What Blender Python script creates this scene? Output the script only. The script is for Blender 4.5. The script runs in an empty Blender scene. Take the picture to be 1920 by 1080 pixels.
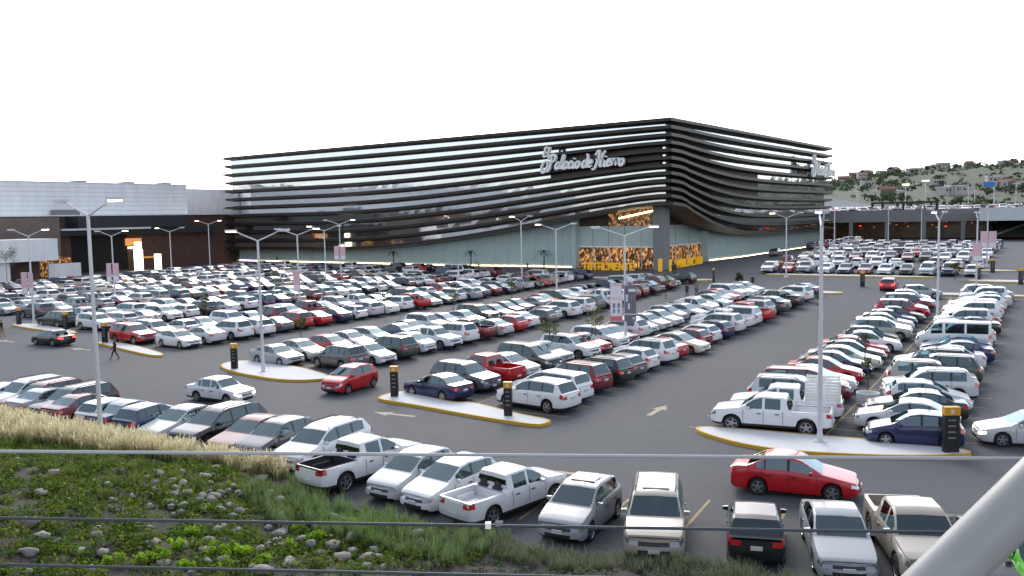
import bpy, math, random
import numpy as np
from mathutils import Matrix, Vector

random.seed(7); rng = np.random.default_rng(7)
sc = bpy.context.scene
col = sc.collection
R = math.radians

# ------------------------------------------------------------------ camera
F_PX, CAM_H, Y_HOR, ROLL = 1640.0, 10.5, 405.0, 0.020
PITCH = math.atan((540 - Y_HOR) / F_PX)
fwd = np.array([0, math.cos(PITCH), -math.sin(PITCH)])
r0 = np.array([1.0, 0, 0]); u0 = np.cross(r0, fwd)
cR = math.cos(ROLL) * r0 - math.sin(ROLL) * u0
cU = math.sin(ROLL) * r0 + math.cos(ROLL) * u0
CAM = np.array([0, 0, CAM_H])
cd = bpy.data.cameras.new('camera'); cam = bpy.data.objects.new('camera', cd); col.objects.link(cam)
cd.sensor_width = 36.0; cd.lens = 36.0 * F_PX / 1920.0; cd.clip_start = 0.05; cd.clip_end = 12000
m = Matrix.Identity(4)
for i in range(3):
    m[i][0], m[i][1], m[i][2], m[i][3] = cR[i], cU[i], -fwd[i], CAM[i]
cam.matrix_world = m
sc.camera = cam

# ------------------------------------------------------------------ sky, sun, exposure
SUN_EL, SUN_AZ = 33.0, -4.0         # azimuth clockwise from +Y: veiled low sun beyond the store
w = bpy.data.worlds.new('World'); sc.world = w; w.use_nodes = True
nt = w.node_tree; nt.nodes.clear()
out = nt.nodes.new('ShaderNodeOutputWorld'); bg = nt.nodes.new('ShaderNodeBackground')
sky = nt.nodes.new('ShaderNodeTexSky'); sky.sky_type = 'NISHITA'; sky.sun_disc = False
sky.sun_elevation = R(SUN_EL); sky.sun_rotation = R(SUN_AZ)
sky.air_density = 1.0; sky.dust_density = 6.0; sky.ozone_density = 1.0; sky.altitude = 1800
hs = nt.nodes.new('ShaderNodeHueSaturation'); hs.inputs['Saturation'].default_value = 0.45
nt.links.new(sky.outputs[0], hs.inputs['Color']); nt.links.new(hs.outputs[0], bg.inputs[0])
bg.inputs[1].default_value = 0.15
nt.links.new(bg.outputs[0], out.inputs[0])
sd = bpy.data.lights.new('sun', 'SUN'); sun = bpy.data.objects.new('sun', sd); col.objects.link(sun)
sd.energy = 0.6; sd.angle = R(25); sd.color = (1.0, 0.95, 0.9)
el, az = R(SUN_EL), R(SUN_AZ)
sdir = Vector((math.sin(az) * math.cos(el), math.cos(az) * math.cos(el), math.sin(el)))
sun.rotation_euler = sdir.to_track_quat('Z', 'Y').to_euler()
sun.location = (0, -20, 60)
sc.view_settings.view_transform = 'Standard'; sc.view_settings.look = 'None'
sc.view_settings.exposure = 1.26; sc.view_settings.gamma = 1.0
sc.view_settings.use_curve_mapping = False

# ------------------------------------------------------------------ lot coordinates (u away along the rows, v to the left)
AZ = R(31.5)
UV_U = np.array([math.sin(AZ), math.cos(AZ)]); UV_V = np.array([-math.cos(AZ), math.sin(AZ)])
K0 = np.array([28.4, 158.0])
def xy(a, b): q = K0 + UV_U * a + UV_V * b; return float(q[0]), float(q[1])
def uv(x, y): q = np.array([x, y]) - K0; return float(q @ UV_U), float(q @ UV_V)
def sstep(a, b, x):
    t = min(1.0, max(0.0, (x - a) / ((b - a) or 1e-6))); return t * t * (3 - 2 * t)
def gh_uv(a, b):
    r = a + 80.0; r = min(0.5 * (r + math.sqrt(r * r + 64.0)), 96.0)
    s = 0.006 + 0.018 * sstep(5, -22, b)
    return max(0.0, s * (r - 0.5 * (-30 + math.sqrt(964.0))))
def gh(x, y): return gh_uv(*uv(x, y))
def ray(px, py): return fwd + cR * (px - 960) / F_PX - cU * (py - 540) / F_PX
def on_ground(px, py, extra=0.0):
    d = ray(px, py); z = 0.0
    for _ in range(40):
        t = (z + extra - CAM_H) / d[2]; p = CAM + d * t
        z = 0.5 * z + 0.5 * gh(p[0], p[1])
    return float(p[0]), float(p[1])
def proj(x, y, z):
    d = np.array([x, y, z]) - CAM; k = d @ fwd
    return 960 + F_PX * (d @ cR) / k, 540 - F_PX * (d @ cU) / k
def v_at_px(a, px, z=0.5):
    lo, hi = -120.0, 160.0
    for _ in range(50):
        mid = 0.5 * (lo + hi); x, y = xy(a, mid)
        if y < 1 or proj(x, y, z)[0] < px: hi = mid
        else: lo = mid
    return 0.5 * (lo + hi)

# ------------------------------------------------------------------ helpers
def tag(o, label=None, cat=None, group=None, kind=None):
    if label: o['label'] = label
    if cat: o['category'] = cat
    if group: o['group'] = group
    if kind: o['kind'] = kind
    return o
def link(o, parent=None):
    col.objects.link(o)
    if parent is not None: o.parent = parent
    return o
def empty(name, loc=(0, 0, 0), rz=0.0):
    o = bpy.data.objects.new(name, None); o.empty_display_size = 0.2
    o.location = loc; o.rotation_euler = (0, 0, rz); return link(o)

class MB:
    def __init__(s): s.v = []; s.f = []; s.mi = []; s.cur = 0
    def quad(s, *p):
        i = len(s.v); s.v += [tuple(map(float, q)) for q in p]; s.f.append(tuple(range(i, i + len(p)))); s.mi.append(s.cur); return s
    def face(s, idx): s.f.append(tuple(idx)); s.mi.append(s.cur)
    def box(s, x0, x1, y0, y1, z0, z1):
        i = len(s.v)
        s.v += [(x0, y0, z0), (x1, y0, z0), (x1, y1, z0), (x0, y1, z0), (x0, y0, z1), (x1, y0, z1), (x1, y1, z1), (x0, y1, z1)]
        for q in ((0, 3, 2, 1), (4, 5, 6, 7), (0, 1, 5, 4), (1, 2, 6, 5), (2, 3, 7, 6), (3, 0, 4, 7)):
            s.face([i + k for k in q])
        return s
    def tube(s, p, q, ra, rb=None, n=10, cap=True):
        rb = ra if rb is None else rb
        p, q = Vector(p), Vector(q); d = (q - p).normalized()
        a = d.orthogonal().normalized(); b = d.cross(a); i = len(s.v)
        for c, r in ((p, ra), (q, rb)):
            for k in range(n):
                t = 2 * math.pi * k / n; s.v.append(tuple(c + a * (r * math.cos(t)) + b * (r * math.sin(t))))
        for k in range(n): s.face((i + k, i + (k + 1) % n, i + n + (k + 1) % n, i + n + k))
        if cap: s.face([i + k for k in range(n)][::-1]); s.face([i + n + k for k in range(n)])
        return s
    def path(s, pts, rs, n=8):
        for k in range(len(pts) - 1): s.tube(pts[k], pts[k + 1], rs[k], rs[k + 1], n)
        return s
    def prism(s, poly, z0, z1, cap0=False):
        i = len(s.v); n = len(poly)
        zf0 = z0 if callable(z0) else (lambda x, y: z0); zf1 = z1 if callable(z1) else (lambda x, y: z1)
        s.v += [(x, y, zf0(x, y)) for x, y in poly] + [(x, y, zf1(x, y)) for x, y in poly]
        for k in range(n): s.face((i + k, i + (k + 1) % n, i + n + (k + 1) % n, i + n + k))
        s.face([i + n + k for k in range(n)])
        if cap0: s.face([i + k for k in range(n)][::-1])
        return s
    def lathe(s, prof, n=24, axis='z'):
        i = len(s.v)
        for r, h in prof:
            for k in range(n):
                t = 2 * math.pi * k / n; a, b = r * math.cos(t), r * math.sin(t)
                s.v.append((a, b, h) if axis == 'z' else (a, h, b))
        for j in range(len(prof) - 1):
            for k in range(n):
                q = (i + j * n + k, i + j * n + (k + 1) % n, i + (j + 1) * n + (k + 1) % n, i + (j + 1) * n + k)
                s.face(q if axis == 'z' else q[::-1])
        return s
    def mesh(s, name, mats, smooth=None):
        me = bpy.data.meshes.new(name); me.from_pydata(s.v, [], s.f)
        for mm in (mats if isinstance(mats, (list, tuple)) else [mats]): me.materials.append(mm)
        me.polygons.foreach_set('material_index', s.mi)
        if smooth is not None:
            me.polygons.foreach_set('use_smooth', [True] * len(s.f)); me.set_sharp_from_angle(angle=R(smooth))
        me.update(); return me
    def build(s, name, mats, parent=None, smooth=None):
        return link(bpy.data.objects.new(name, s.mesh(name, mats, smooth)), parent)

def np_mesh(name, verts, faces, mats, cols=None, smooth=False):
    """numpy triangles/quads -> mesh; cols = per-vertex colour attribute 'tint'"""
    me = bpy.data.meshes.new(name); n = faces.shape[1]
    me.vertices.add(len(verts)); me.vertices.foreach_set('co', verts.astype(np.float32).ravel())
    me.loops.add(faces.size); me.loops.foreach_set('vertex_index', faces.astype(np.int32).ravel())
    me.polygons.add(len(faces)); me.polygons.foreach_set('loop_start', np.arange(0, faces.size, n, dtype=np.int32))
    me.polygons.foreach_set('loop_total', np.full(len(faces), n, dtype=np.int32))
    if smooth: me.polygons.foreach_set('use_smooth', np.ones(len(faces), dtype=bool))
    for mm in (mats if isinstance(mats, (list, tuple)) else [mats]): me.materials.append(mm)
    if cols is not None:
        at = me.color_attributes.new('tint', 'FLOAT_COLOR', 'POINT')
        c4 = np.ones((len(verts), 4), np.float32); c4[:, :3] = cols; at.data.foreach_set('color', c4.ravel())
    me.update(); me.validate(); return me

# ------------------------------------------------------------------ materials
def mat(name, base=(.5, .5, .5), rough=.6, metal=0., noise=None, bump=None, spec=.5, coat=0., emit=None, estr=0., objcol=False, attr=None, ior=None, streak=None):
    """noise=(scale, amount[, other colour]) breaks the colour up; bump=(scale, strength)"""
    M = bpy.data.materials.new(name); M.use_nodes = True; t = M.node_tree; b = t.nodes['Principled BSDF']
    b.inputs['Roughness'].default_value = rough; b.inputs['Metallic'].default_value = metal
    b.inputs['Specular IOR Level'].default_value = spec; b.inputs['Coat Weight'].default_value = coat
    b.inputs['Coat Roughness'].default_value = .04
    if ior: b.inputs['IOR'].default_value = ior
    src = None
    if objcol: src = t.nodes.new('ShaderNodeObjectInfo').outputs['Color']
    elif attr:
        a = t.nodes.new('ShaderNodeAttribute'); a.attribute_name = attr; src = a.outputs['Color']
    else:
        rgb = t.nodes.new('ShaderNodeRGB'); rgb.outputs[0].default_value = (*base, 1); src = rgb.outputs[0]
    tc = t.nodes.new('ShaderNodeTexCoord')
    for spec_ in ([] if noise is None else (noise if isinstance(noise, list) else [noise])):
        n = t.nodes.new('ShaderNodeTexNoise'); n.inputs['Scale'].default_value = spec_[0]; n.inputs['Detail'].default_value = 6
        n.inputs['Roughness'].default_value = .65
        if streak:
            mp = t.nodes.new('ShaderNodeMapping'); mp.inputs['Scale'].default_value = streak
            t.links.new(tc.outputs['Object'], mp.inputs[0]); t.links.new(mp.outputs[0], n.inputs['Vector'])
        else: t.links.new(tc.outputs['Object'], n.inputs['Vector'])
        rp = t.nodes.new('ShaderNodeValToRGB'); rp.color_ramp.elements[0].position = .32; rp.color_ramp.elements[1].position = .68
        t.links.new(n.outputs[0], rp.inputs[0])
        mx = t.nodes.new('ShaderNodeMix'); mx.data_type = 'RGBA'
        if len(spec_) > 2:
            mx.blend_type = 'MIX'; mm = t.nodes.new('ShaderNodeMath'); mm.operation = 'MULTIPLY'; mm.inputs[1].default_value = spec_[1]
            t.links.new(rp.outputs[0], mm.inputs[0]); t.links.new(mm.outputs[0], mx.inputs[0]); mx.inputs[7].default_value = (*spec_[2], 1)
            t.links.new(src, mx.inputs[6])
        else:
            mx.blend_type = 'MULTIPLY'; mx.inputs[0].default_value = spec_[1]
            t.links.new(src, mx.inputs[6]); t.links.new(rp.outputs[0], mx.inputs[7])
        src = mx.outputs[2]
    t.links.new(src, b.inputs['Base Color'])
    if bump:
        n = t.nodes.new('ShaderNodeTexNoise'); n.inputs['Scale'].default_value = bump[0]; n.inputs['Detail'].default_value = 5
        t.links.new(tc.outputs['Object'], n.inputs['Vector'])
        bp = t.nodes.new('ShaderNodeBump'); bp.inputs['Strength'].default_value = bump[1]; bp.inputs['Distance'].default_value = .05
        t.links.new(n.outputs[0], bp.inputs['Height']); t.links.new(bp.outputs[0], b.inputs['Normal'])
    if emit:
        b.inputs['Emission Color'].default_value = (*emit, 1); b.inputs['Emission Strength'].default_value = estr
    return M

def interior_mat(name, seed, strength, scale=(.5, .5, .9)):
    """a lit shop interior seen through glass: warm lamps, shelves and dark goods"""
    M = bpy.data.materials.new(name); M.use_nodes = True; t = M.node_tree; b = t.nodes['Principled BSDF']
    tc = t.nodes.new('ShaderNodeTexCoord'); mp = t.nodes.new('ShaderNodeMapping'); mp.inputs['Scale'].default_value = scale
    mp.inputs['Location'].default_value = (seed, seed * 1.7, seed * .6)
    v = t.nodes.new('ShaderNodeTexVoronoi'); v.feature = 'F1'; v.distance = 'CHEBYCHEV'; v.inputs['Scale'].default_value = 1.6
    t.links.new(tc.outputs['Object'], mp.inputs[0]); t.links.new(mp.outputs[0], v.inputs['Vector'])
    rp = t.nodes.new('ShaderNodeValToRGB'); e = rp.color_ramp.elements
    e[0].position = .0; e[0].color = (.004, .003, .003, 1); e[1].position = 1.; e[1].color = (1., .55, .2, 1)
    for p, c in ((.3, (.02, .009, .004, 1)), (.45, (.12, .045, .012, 1)), (.65, (.35, .13, .03, 1)), (.85, (.8, .38, .1, 1))):
        q = e.new(p); q.color = c
    sx = t.nodes.new('ShaderNodeSeparateColor'); t.links.new(v.outputs['Color'], sx.inputs[0]); t.links.new(sx.outputs[0], rp.inputs[0])
    t.links.new(rp.outputs[0], b.inputs['Emission Color']); b.inputs['Emission Strength'].default_value = strength
    b.inputs['Base Color'].default_value = (.05, .03, .02, 1); b.inputs['Roughness'].default_value = .25
    return M

M = {}
M['asphalt'] = mat('asphalt', (.078, .084, .094), .85, noise=[(.09, .55, (.052, .057, .065)), (.45, .35, (.098, .104, .114)), (2.3, .30, (.046, .049, .054)), (7., .25)], bump=(30, .25))
M['earth'] = mat('earth', (.11, .10, .08), .95, noise=[(.05, .6, (.07, .085, .04)), (.6, .5)])
M['soil'] = mat('soil', (.070, .060, .052), .95, noise=[(.7, .6, (.035, .032, .03)), (9., .5)], bump=(9, .9))
M['concrete'] = mat('concrete', (.62, .64, .65), .8, noise=[(.6, .3, (.50, .52, .53)), (12., .15)])
M['concrete_dark'] = mat('concrete_dark', (.24, .24, .235), .8, noise=[(.25, .4, (.17, .17, .17)), (6., .25)])
M['kerb_yellow'] = mat('kerb_yellow', (.62, .36, .02), .7, noise=[(2.5, .35, (.42, .28, .06)), (20., .2)])
M['line_yellow'] = mat('line_yellow', (.50, .36, .14), .8, noise=[(1.5, .6, (.22, .19, .13)), (14., .5)])
M['line_cream'] = mat('line_cream', (.55, .46, .32), .8, noise=[(1.2, .5, (.25, .22, .18)), (11., .45)])
M['paint'] = mat('car_paint', rough=.3, coat=.55, objcol=True, spec=.5)
def lined(Mt):                                          # the inner face of a body panel is dark cabin lining
    t = Mt.node_tree; b = t.nodes['Principled BSDF']; l = b.inputs['Base Color'].links[0]; src = l.from_socket
    g = t.nodes.new('ShaderNodeNewGeometry'); mx = t.nodes.new('ShaderNodeMix'); mx.data_type = 'RGBA'; mx.inputs[7].default_value = (.05, .05, .052, 1)
    t.links.new(g.outputs['Backfacing'], mx.inputs[0]); t.links.new(src, mx.inputs[6]); t.links.new(mx.outputs[2], b.inputs['Base Color'])
lined(M['paint'])
M['paint_far'] = mat('car_paint_far', rough=.3, coat=.55, attr='tint', spec=.5)
M['glass_far'] = mat('car_glass_far', (.014, .026, .030), .03, spec=.5, ior=1.75)
def glass_mat(name, tint, ior):
    G = bpy.data.materials.new(name); G.use_nodes = True; t = G.node_tree; t.nodes.clear()
    o = t.nodes.new('ShaderNodeOutputMaterial'); mx = t.nodes.new('ShaderNodeMixShader'); fr = t.nodes.new('ShaderNodeFresnel'); fr.inputs[0].default_value = ior
    tr = t.nodes.new('ShaderNodeBsdfTransparent'); tr.inputs[0].default_value = (*tint, 1); gl = t.nodes.new('ShaderNodeBsdfGlossy'); gl.inputs['Roughness'].default_value = .02; gl.inputs[0].default_value = (.72, .92, 1, 1)
    t.links.new(fr.outputs[0], mx.inputs[0]); t.links.new(tr.outputs[0], mx.inputs[1]); t.links.new(gl.outputs[0], mx.inputs[2]); t.links.new(mx.outputs[0], o.inputs[0]); return G
M['glass'] = glass_mat('car_glass', (.34, .46, .48), 2.0)
M['cabin'] = mat('cabin_trim', (.035, .036, .040), .8, noise=(3., .3))
M['tyre'] = mat('tyre', (.018, .018, .019), .85, noise=(20., .3))
M['rim'] = mat('rim', (.42, .43, .45), .3, metal=.85)
M['trim'] = mat('black_trim', (.02, .02, .022), .5)
M['under'] = mat('underbody', (.008, .008, .009), .9)
M['headlamp'] = mat('headlamp', (.30, .32, .34), .12, metal=.6, coat=1.)
M['headlamp_on'] = mat('headlamp_on', (.9, .85, .7), .2, emit=(1., .78, .45), estr=2.2)
M['taillamp'] = mat('taillamp', (.50, .012, .016), .12, coat=1.)
M['taillamp_on'] = mat('taillamp_on', (.6, .02, .02), .2, emit=(1., .05, .03), estr=1.6)
M['plate'] = mat('plate', (.7, .7, .68), .5, noise=(30., .3))
M['bedliner'] = mat('bedliner', (.03, .03, .032), .8, noise=(4., .3))
M['steel_white'] = mat('painted_steel', (.62, .63, .66), .45, noise=[(.8, .2, (.5, .51, .53)), (9., .12)])
M['lamp_glow'] = mat('lamp_glow', (.9, .85, .7), .4, emit=(1., .80, .48), estr=7.)
M['lamp_off'] = mat('lamp_off', (.6, .61, .63), .4)
M['fin'] = mat('bronze_fin', (.036, .027, .023), .42, metal=.35, noise=[(.15, .4, (.045, .034, .026)), (2., .3)])
M['soffit'] = mat('soffit', (.085, .060, .045), .6, noise=(.4, .4))
M['facade_glass'] = mat('facade_glass', (.68, .70, .71), .05, metal=.95, noise=[(.12, .3, (.50, .53, .58))])
M['marble'] = mat('teal_stone', (.46, .58, .56), .3, noise=[(.35, .6, (.62, .66, .58)), (1.3, .5, (.33, .48, .48)), (8., .15)])
M['warm_strip'] = mat('warm_strip', (.9, .7, .4), .5, emit=(1., .72, .40), estr=7.)
M['sign_white'] = mat('sign_white', (.86, .86, .83), .5, noise=(1.5, .15))
M['yellow_sign'] = mat('yellow_sign', (.75, .44, .01), .5, emit=(1., .52, .01), estr=.10, noise=(1., .15))
M['brick_brown'] = mat('brown_cladding', (.115, .060, .045), .7, noise=[(.08, .4, (.13, .08, .065)), (1.2, .4)])
M['mall_tan'] = mat('tan_cladding', (.20, .155, .125), .7, noise=[(.1, .5, (.13, .10, .09)), (1., .3)])
M['mall_white'] = mat('white_panel', (.90, .90, .90), .5, noise=[(.06, .3, (.80, .80, .81)), (.7, .15)], streak=(1, 1, .25))
M['joint'] = mat('panel_joint', (.28, .29, .31), .7)
M['dark_panel'] = mat('dark_panel', (.028, .034, .042), .4, noise=(.2, .4))
M['glow_white'] = mat('glow_white', (.9, .88, .8), .4, emit=(1., .88, .62), estr=1.5)
M['glow_orange'] = mat('glow_orange', (.6, .3, .1), .4, emit=(1., .42, .12), estr=.22)
M['black_steel'] = mat('black_steel', (.012, .012, .014), .45)
M['orange_cap'] = mat('orange_cap', (.72, .33, .01), .45, noise=(3., .15))
M['banner_white'] = mat('banner_white', (.66, .66, .70), .6)
M['banner_pink'] = mat('banner_pink', (.62, .13, .15), .6)
M['banner_rose'] = mat('banner_rose', (.60, .36, .40), .6, noise=(2.2, .35, (.70, .62, .64)))
M['banner_grey'] = mat('banner_grey', (.10, .10, .125), .6, noise=[(3., .6, (.22, .21, .25))])
M['banner_ink'] = mat('banner_ink', (.16, .19, .26), .6)
M['blue_mark'] = mat('blue_mark', (.02, .16, .50), .5)
M['leaf'] = mat('leaf', rough=.65, attr='tint', spec=.25)
t = M['leaf'].node_tree; b_ = t.nodes['Principled BSDF']; o_ = [n for n in t.nodes if n.type == 'OUTPUT_MATERIAL'][0]      # light passes through leaves
tl = t.nodes.new('ShaderNodeBsdfTranslucent'); ms = t.nodes.new('ShaderNodeMixShader'); ms.inputs[0].default_value = .42
t.links.new(b_.inputs['Base Color'].links[0].from_socket, tl.inputs[0]); t.links.new(b_.outputs[0], ms.inputs[1]); t.links.new(tl.outputs[0], ms.inputs[2]); t.links.new(ms.outputs[0], o_.inputs[0])
M['bark'] = mat('bark', (.12, .085, .055), .9, noise=(6., .5))
M['stone'] = mat('stone', (.36, .335, .31), .85, noise=[(2.5, .5, (.22, .20, .195)), (14., .35)], bump=(8, .5))
M['pipe'] = mat('pipe_paint', (.31, .31, .30), .45, noise=[(3., .12), (40., .06)])
M['cable'] = mat('steel_cable', (.035, .045, .055), .5)
M['cable_bright'] = mat('bright_cable', (.36, .37, .38), .5)
M['roof_tile'] = mat('roof_tile', (.24, .10, .06), .8, noise=(2., .4))
M['house_white'] = mat('house_white', (.42, .40, .37), .8, noise=(.5, .25))
M['window_dark'] = mat('window_dark', (.03, .035, .04), .15)
M['shop1'] = interior_mat('shop_interior', 3.1, .36, (2.1, 2.1, 1.2))
M['shop2'] = interior_mat('shop_interior_upper', 9.7, .22, (1.6, 1.6, 1.8))
M['garage'] = interior_mat('garage_interior', 5.3, .012, (1.2, 1.2, 1.8))
# ================================================================== SETTING
def grid_sheet(name, us, vs, off, m, kind='structure', hf=gh_uv):
    V = []; Fc = []
    for a in us:
        for b in vs:
            x, y = xy(a, b); V.append((x, y, hf(a, b) + off))
    n = len(vs)
    for i in range(len(us) - 1):
        for j in range(n - 1): Fc.append((i * n + j, (i + 1) * n + j, (i + 1) * n + j + 1, i * n + j + 1))
    V = np.array(V); Fc = np.array(Fc)[:, ::-1]
    o = link(bpy.data.objects.new(name, np_mesh(name, V, Fc, m, smooth=True))); tag(o, kind=kind); return o
def far_h(a, b):
    return gh_uv(a, b) - 0.06
ground = grid_sheet('ground', [-260, -200, -160] + list(range(-140, 181, 10)) + [220, 300, 500, 900, 1600, 3000, 5500],
                    [-5000, -2500, -1200, -600, -300, -200] + list(range(-160, 181, 10)) + [220, 300, 600, 1200, 2500, 5000], -0.08, M['earth'])
lot = grid_sheet('parking_lot', np.arange(-130.0, 150.1, 4.0), np.arange(-130, 150.1, 4.0), 0.0, M['asphalt'])

# ---- embankment below the viewpoint
U_FOOT = -124.6
def foot(b): return U_FOOT - 2.0 * sstep(-31.5, -37, b) * (1 - .75 * sstep(-45.5, -50, b))
def emb(a, b):
    s = foot(b) - a
    if s <= 0: return max(-.3, .12 + s * .5)
    lift = 0.085 + 0.05 * sstep(-44, -26, b)
    z = 0.12 + lift * min(s, 16) + 0.35 * sstep(0, 3.0, s) * sstep(-40, -28, b)
    if s > 15: z += (s - 15) * 0.72
    return min(z, 7.9)
def emb_n(a, b):
    return emb(a, b) + (0.10 * math.sin(a * 1.7 + b * .6) * math.sin(b * 1.1 - a * .4) + .05 * math.sin(a * 4.1) * math.sin(b * 3.7)) * sstep(0, 1.5, foot(b) - a) * sstep(23.3, 21, U_FOOT - a)
slope = grid_sheet('embankment', np.arange(U_FOOT - 23.4, U_FOOT + .01, .65), np.arange(-112, 40.1, .9), 0.0, M['soil'], hf=emb_n)
def on_slope(px, py):
    d = ray(px, py)
    for k in range(1, 1200):
        p = CAM + d * (k * .06); a, b = uv(p[0], p[1])
        if a < foot(b) and p[2] <= emb_n(a, b): return float(p[0]), float(p[1]), emb_n(a, b)
    return None
def slope_z(x, y): return emb_n(*uv(x, y))
# viewing terrace
tb = MB(); c = [xy(-148.0, -112), xy(-148.0, 40), xy(-158, 40), xy(-158, -112)]
tb.prism(c[::-1] if False else c, -0.5, 8.62); terr = tb.build('terrace', M['concrete_dark']); tag(terr, kind='structure')
gpave = None

# ---- islands (outlines read off the kerbs)
def island(pts, name='traffic_island', px=True, h=.15):
    P = [on_ground(*p, extra=h) for p in pts] if px else [xy(*p) for p in pts]
    a2 = sum(P[i][0] * P[(i + 1) % len(P)][1] - P[(i + 1) % len(P)][0] * P[i][1] for i in range(len(P)))
    if a2 < 0: P = P[::-1]
    # smooth the outline (Chaikin)
    for _ in range(2):
        Q = []
        for i in range(len(P)):
            a, b = P[i], P[(i + 1) % len(P)]
            Q += [(a[0] * .75 + b[0] * .25, a[1] * .75 + b[1] * .25), (a[0] * .25 + b[0] * .75, a[1] * .25 + b[1] * .75)]
        P = Q
    cx = sum(p[0] for p in P) / len(P); cy = sum(p[1] for p in P) / len(P); z = gh(cx, cy)
    e = empty(name, (cx, cy, z)); tag(e, kind='structure')
    L = [(x - cx, y - cy) for x, y in P]; n = len(L)
    def inset(d):
        o = []
        for i in range(n):
            ax, ay = L[i - 1]; bx, by = L[(i + 1) % n]; tx, ty = bx - ax, by - ay; l = math.hypot(tx, ty) or 1
            o.append((L[i][0] - ty / l * d, L[i][1] + tx / l * d))
        return o
    I = inset(.16)
    gz0 = lambda x, y: gh(x + cx, y + cy) - z
    mb = MB(); mb.prism(I, lambda x, y: gz0(x, y) - .1, lambda x, y: gz0(x, y) + h); mb.build('paving', M['concrete'], e)
    mb = MB()
    O2 = inset(.03)
    for i in range(n):
        j = (i + 1) % n
        A0, B0 = L[i], L[j]; A1, B1 = O2[i], O2[j]; A2, B2 = I[i], I[j]
        z0 = lambda p: gz0(*p)
        mb.quad((*A0, z0(A0) - .05), (*B0, z0(B0) - .05), (*B1, z0(B1) + h + .006), (*A1, z0(A1) + h + .006))
        mb.quad((*A1, z0(A1) + h + .006), (*B1, z0(B1) + h + .006), (*B2, z0(B2) + h + .004), (*A2, z0(A2) + h + .004))
    mb.build('kerb', M['kerb_yellow'], e)
    return e
island([(1298, 802), (1320, 798), (1400, 803), (1500, 812), (1650, 824), (1800, 838), (1828, 848), (1806, 853), (1700, 855), (1550, 850), (1450, 842), (1380, 830), (1320, 813)])
island([(706, 744), (740, 733), (770, 734), (827, 748), (860, 754), (885, 752), (973, 775), (1038, 786), (1026, 794), (1000, 797), (880, 778), (773, 758), (712, 749)])
island([(409, 684), (430, 677), (467, 675), (520, 681), (567, 688), (620, 703), (622, 709), (567, 713), (517, 711), (467, 703), (425, 694)])
island([(176, 641), (213, 640), (253, 646), (311, 663), (302, 667), (275, 665), (233, 655), (198, 647)])
island([(15, 608), (60, 606), (100, 612), (145, 620), (143, 626), (90, 620), (40, 613)])
far_islands = [[(-46, -38.5), (-46, -25), (-43.8, -25), (-43.0, -38.5)], [(-34.5, -19.5), (-34.5, -7.5), (-32, -7.5), (-31.6, -19.5)],
               [(-25.5, -2), (-25.5, 11.5), (-23, 11.5), (-23, -2)], [(-21, 18), (-21, 30), (-18.5, 30), (-18.5, 18)],
               [(-24.6, -24), (-24.6, -46), (-22.8, -46), (-22.4, -24)], [(-28.5, -50), (-28.5, -60), (-26, -60), (-26, -50)],
               [(-13.5, -48), (-13.5, -55), (-11.5, -55), (-11.5, -48)], [(-44, -57), (-44, -43.5), (-41.8, -43.5), (-41.8, -57)]]
for q in far_islands: island(q, px=False)

# ---- painted markings on the asphalt
PITCH_S = 2.66
ROWS = {'R': (-55.6, -43.9), 'M': (-37.0, -25.2), 'L1': (-18.8, -7.4), 'L2': (1.7, 13.3), 'L3': (20.1, 31.7), 'L4': (38.5, 50.1), 'L5': (56.9, 68.5), 'L6': (75.3, 86.9)}
USTART = {'R': -109.0, 'M': -109.9, 'L1': -106.5, 'L2': -103.0, 'L3': -98.5, 'L4': -94, 'L5': -90, 'L6': -84}
UEND = {'R': -45, 'M': -46.5, 'L1': -35, 'L2': -26, 'L3': -21.5, 'L4': -18, 'L5': -17, 'L6': -18}
mb = MB()
def stripe(a0, b0, a1, b1, wd, z=.005):
    d = np.array([a1 - a0, b1 - b0]); L = np.hypot(*d); d /= L; n = np.array([-d[1], d[0]]) * wd / 2
    k = max(1, int(L / 2.9)); 
    for i in range(k):
        p, q = np.array([a0, b0]) + d * L * i / k, np.array([a0, b0]) + d * L * (i + 1) / k
        mb.quad(*[(*xy(*c), gh_uv(*c) + z) for c in (p + n, p - n, q - n, q + n)])
for k, (v0, v1) in ROWS.items():
    if k in ('L4', 'L5', 'L6'): continue
    u_ = USTART[k]
    while u_ < UEND[k] + .1:
        stripe(u_, v0 - .35, u_, v1 + .35, .11); u_ += PITCH_S
    stripe(USTART[k], (v0 + v1) / 2, UEND[k], (v0 + v1) / 2, .11, .009)
for i in range(36): stripe(-124.3, -62 + i * 2.72, -119.2, -62 + i * 2.72 + .35, .11)
o = mb.build('stall_lines', M['line_yellow'], lot)
def arrow(px, py, hd):
    x, y = on_ground(px, py); a = R(hd); d = np.array([math.cos(a), math.sin(a)]); n = np.array([-d[1], d[0]])
    mb = MB(); T = lambda f, s: (x + d[0] * f + n[0] * s, y + d[1] * f + n[1] * s, gh(x + d[0] * f, y + d[1] * f) + .006)
    mb.quad(T(-1.3, -.14), T(.3, -.14), T(.3, .14), T(-1.3, .14)); mb.quad(T(.3, -.42), T(1.4, 0), T(.3, .42))
    mb.build('lane_arrow', M['line_cream'], lot)
arrow(740, 777, 152); arrow(1232, 770, 60); arrow(1097, 891, -26); arrow(153, 655, 150); arrow(12, 640, 150)

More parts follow.
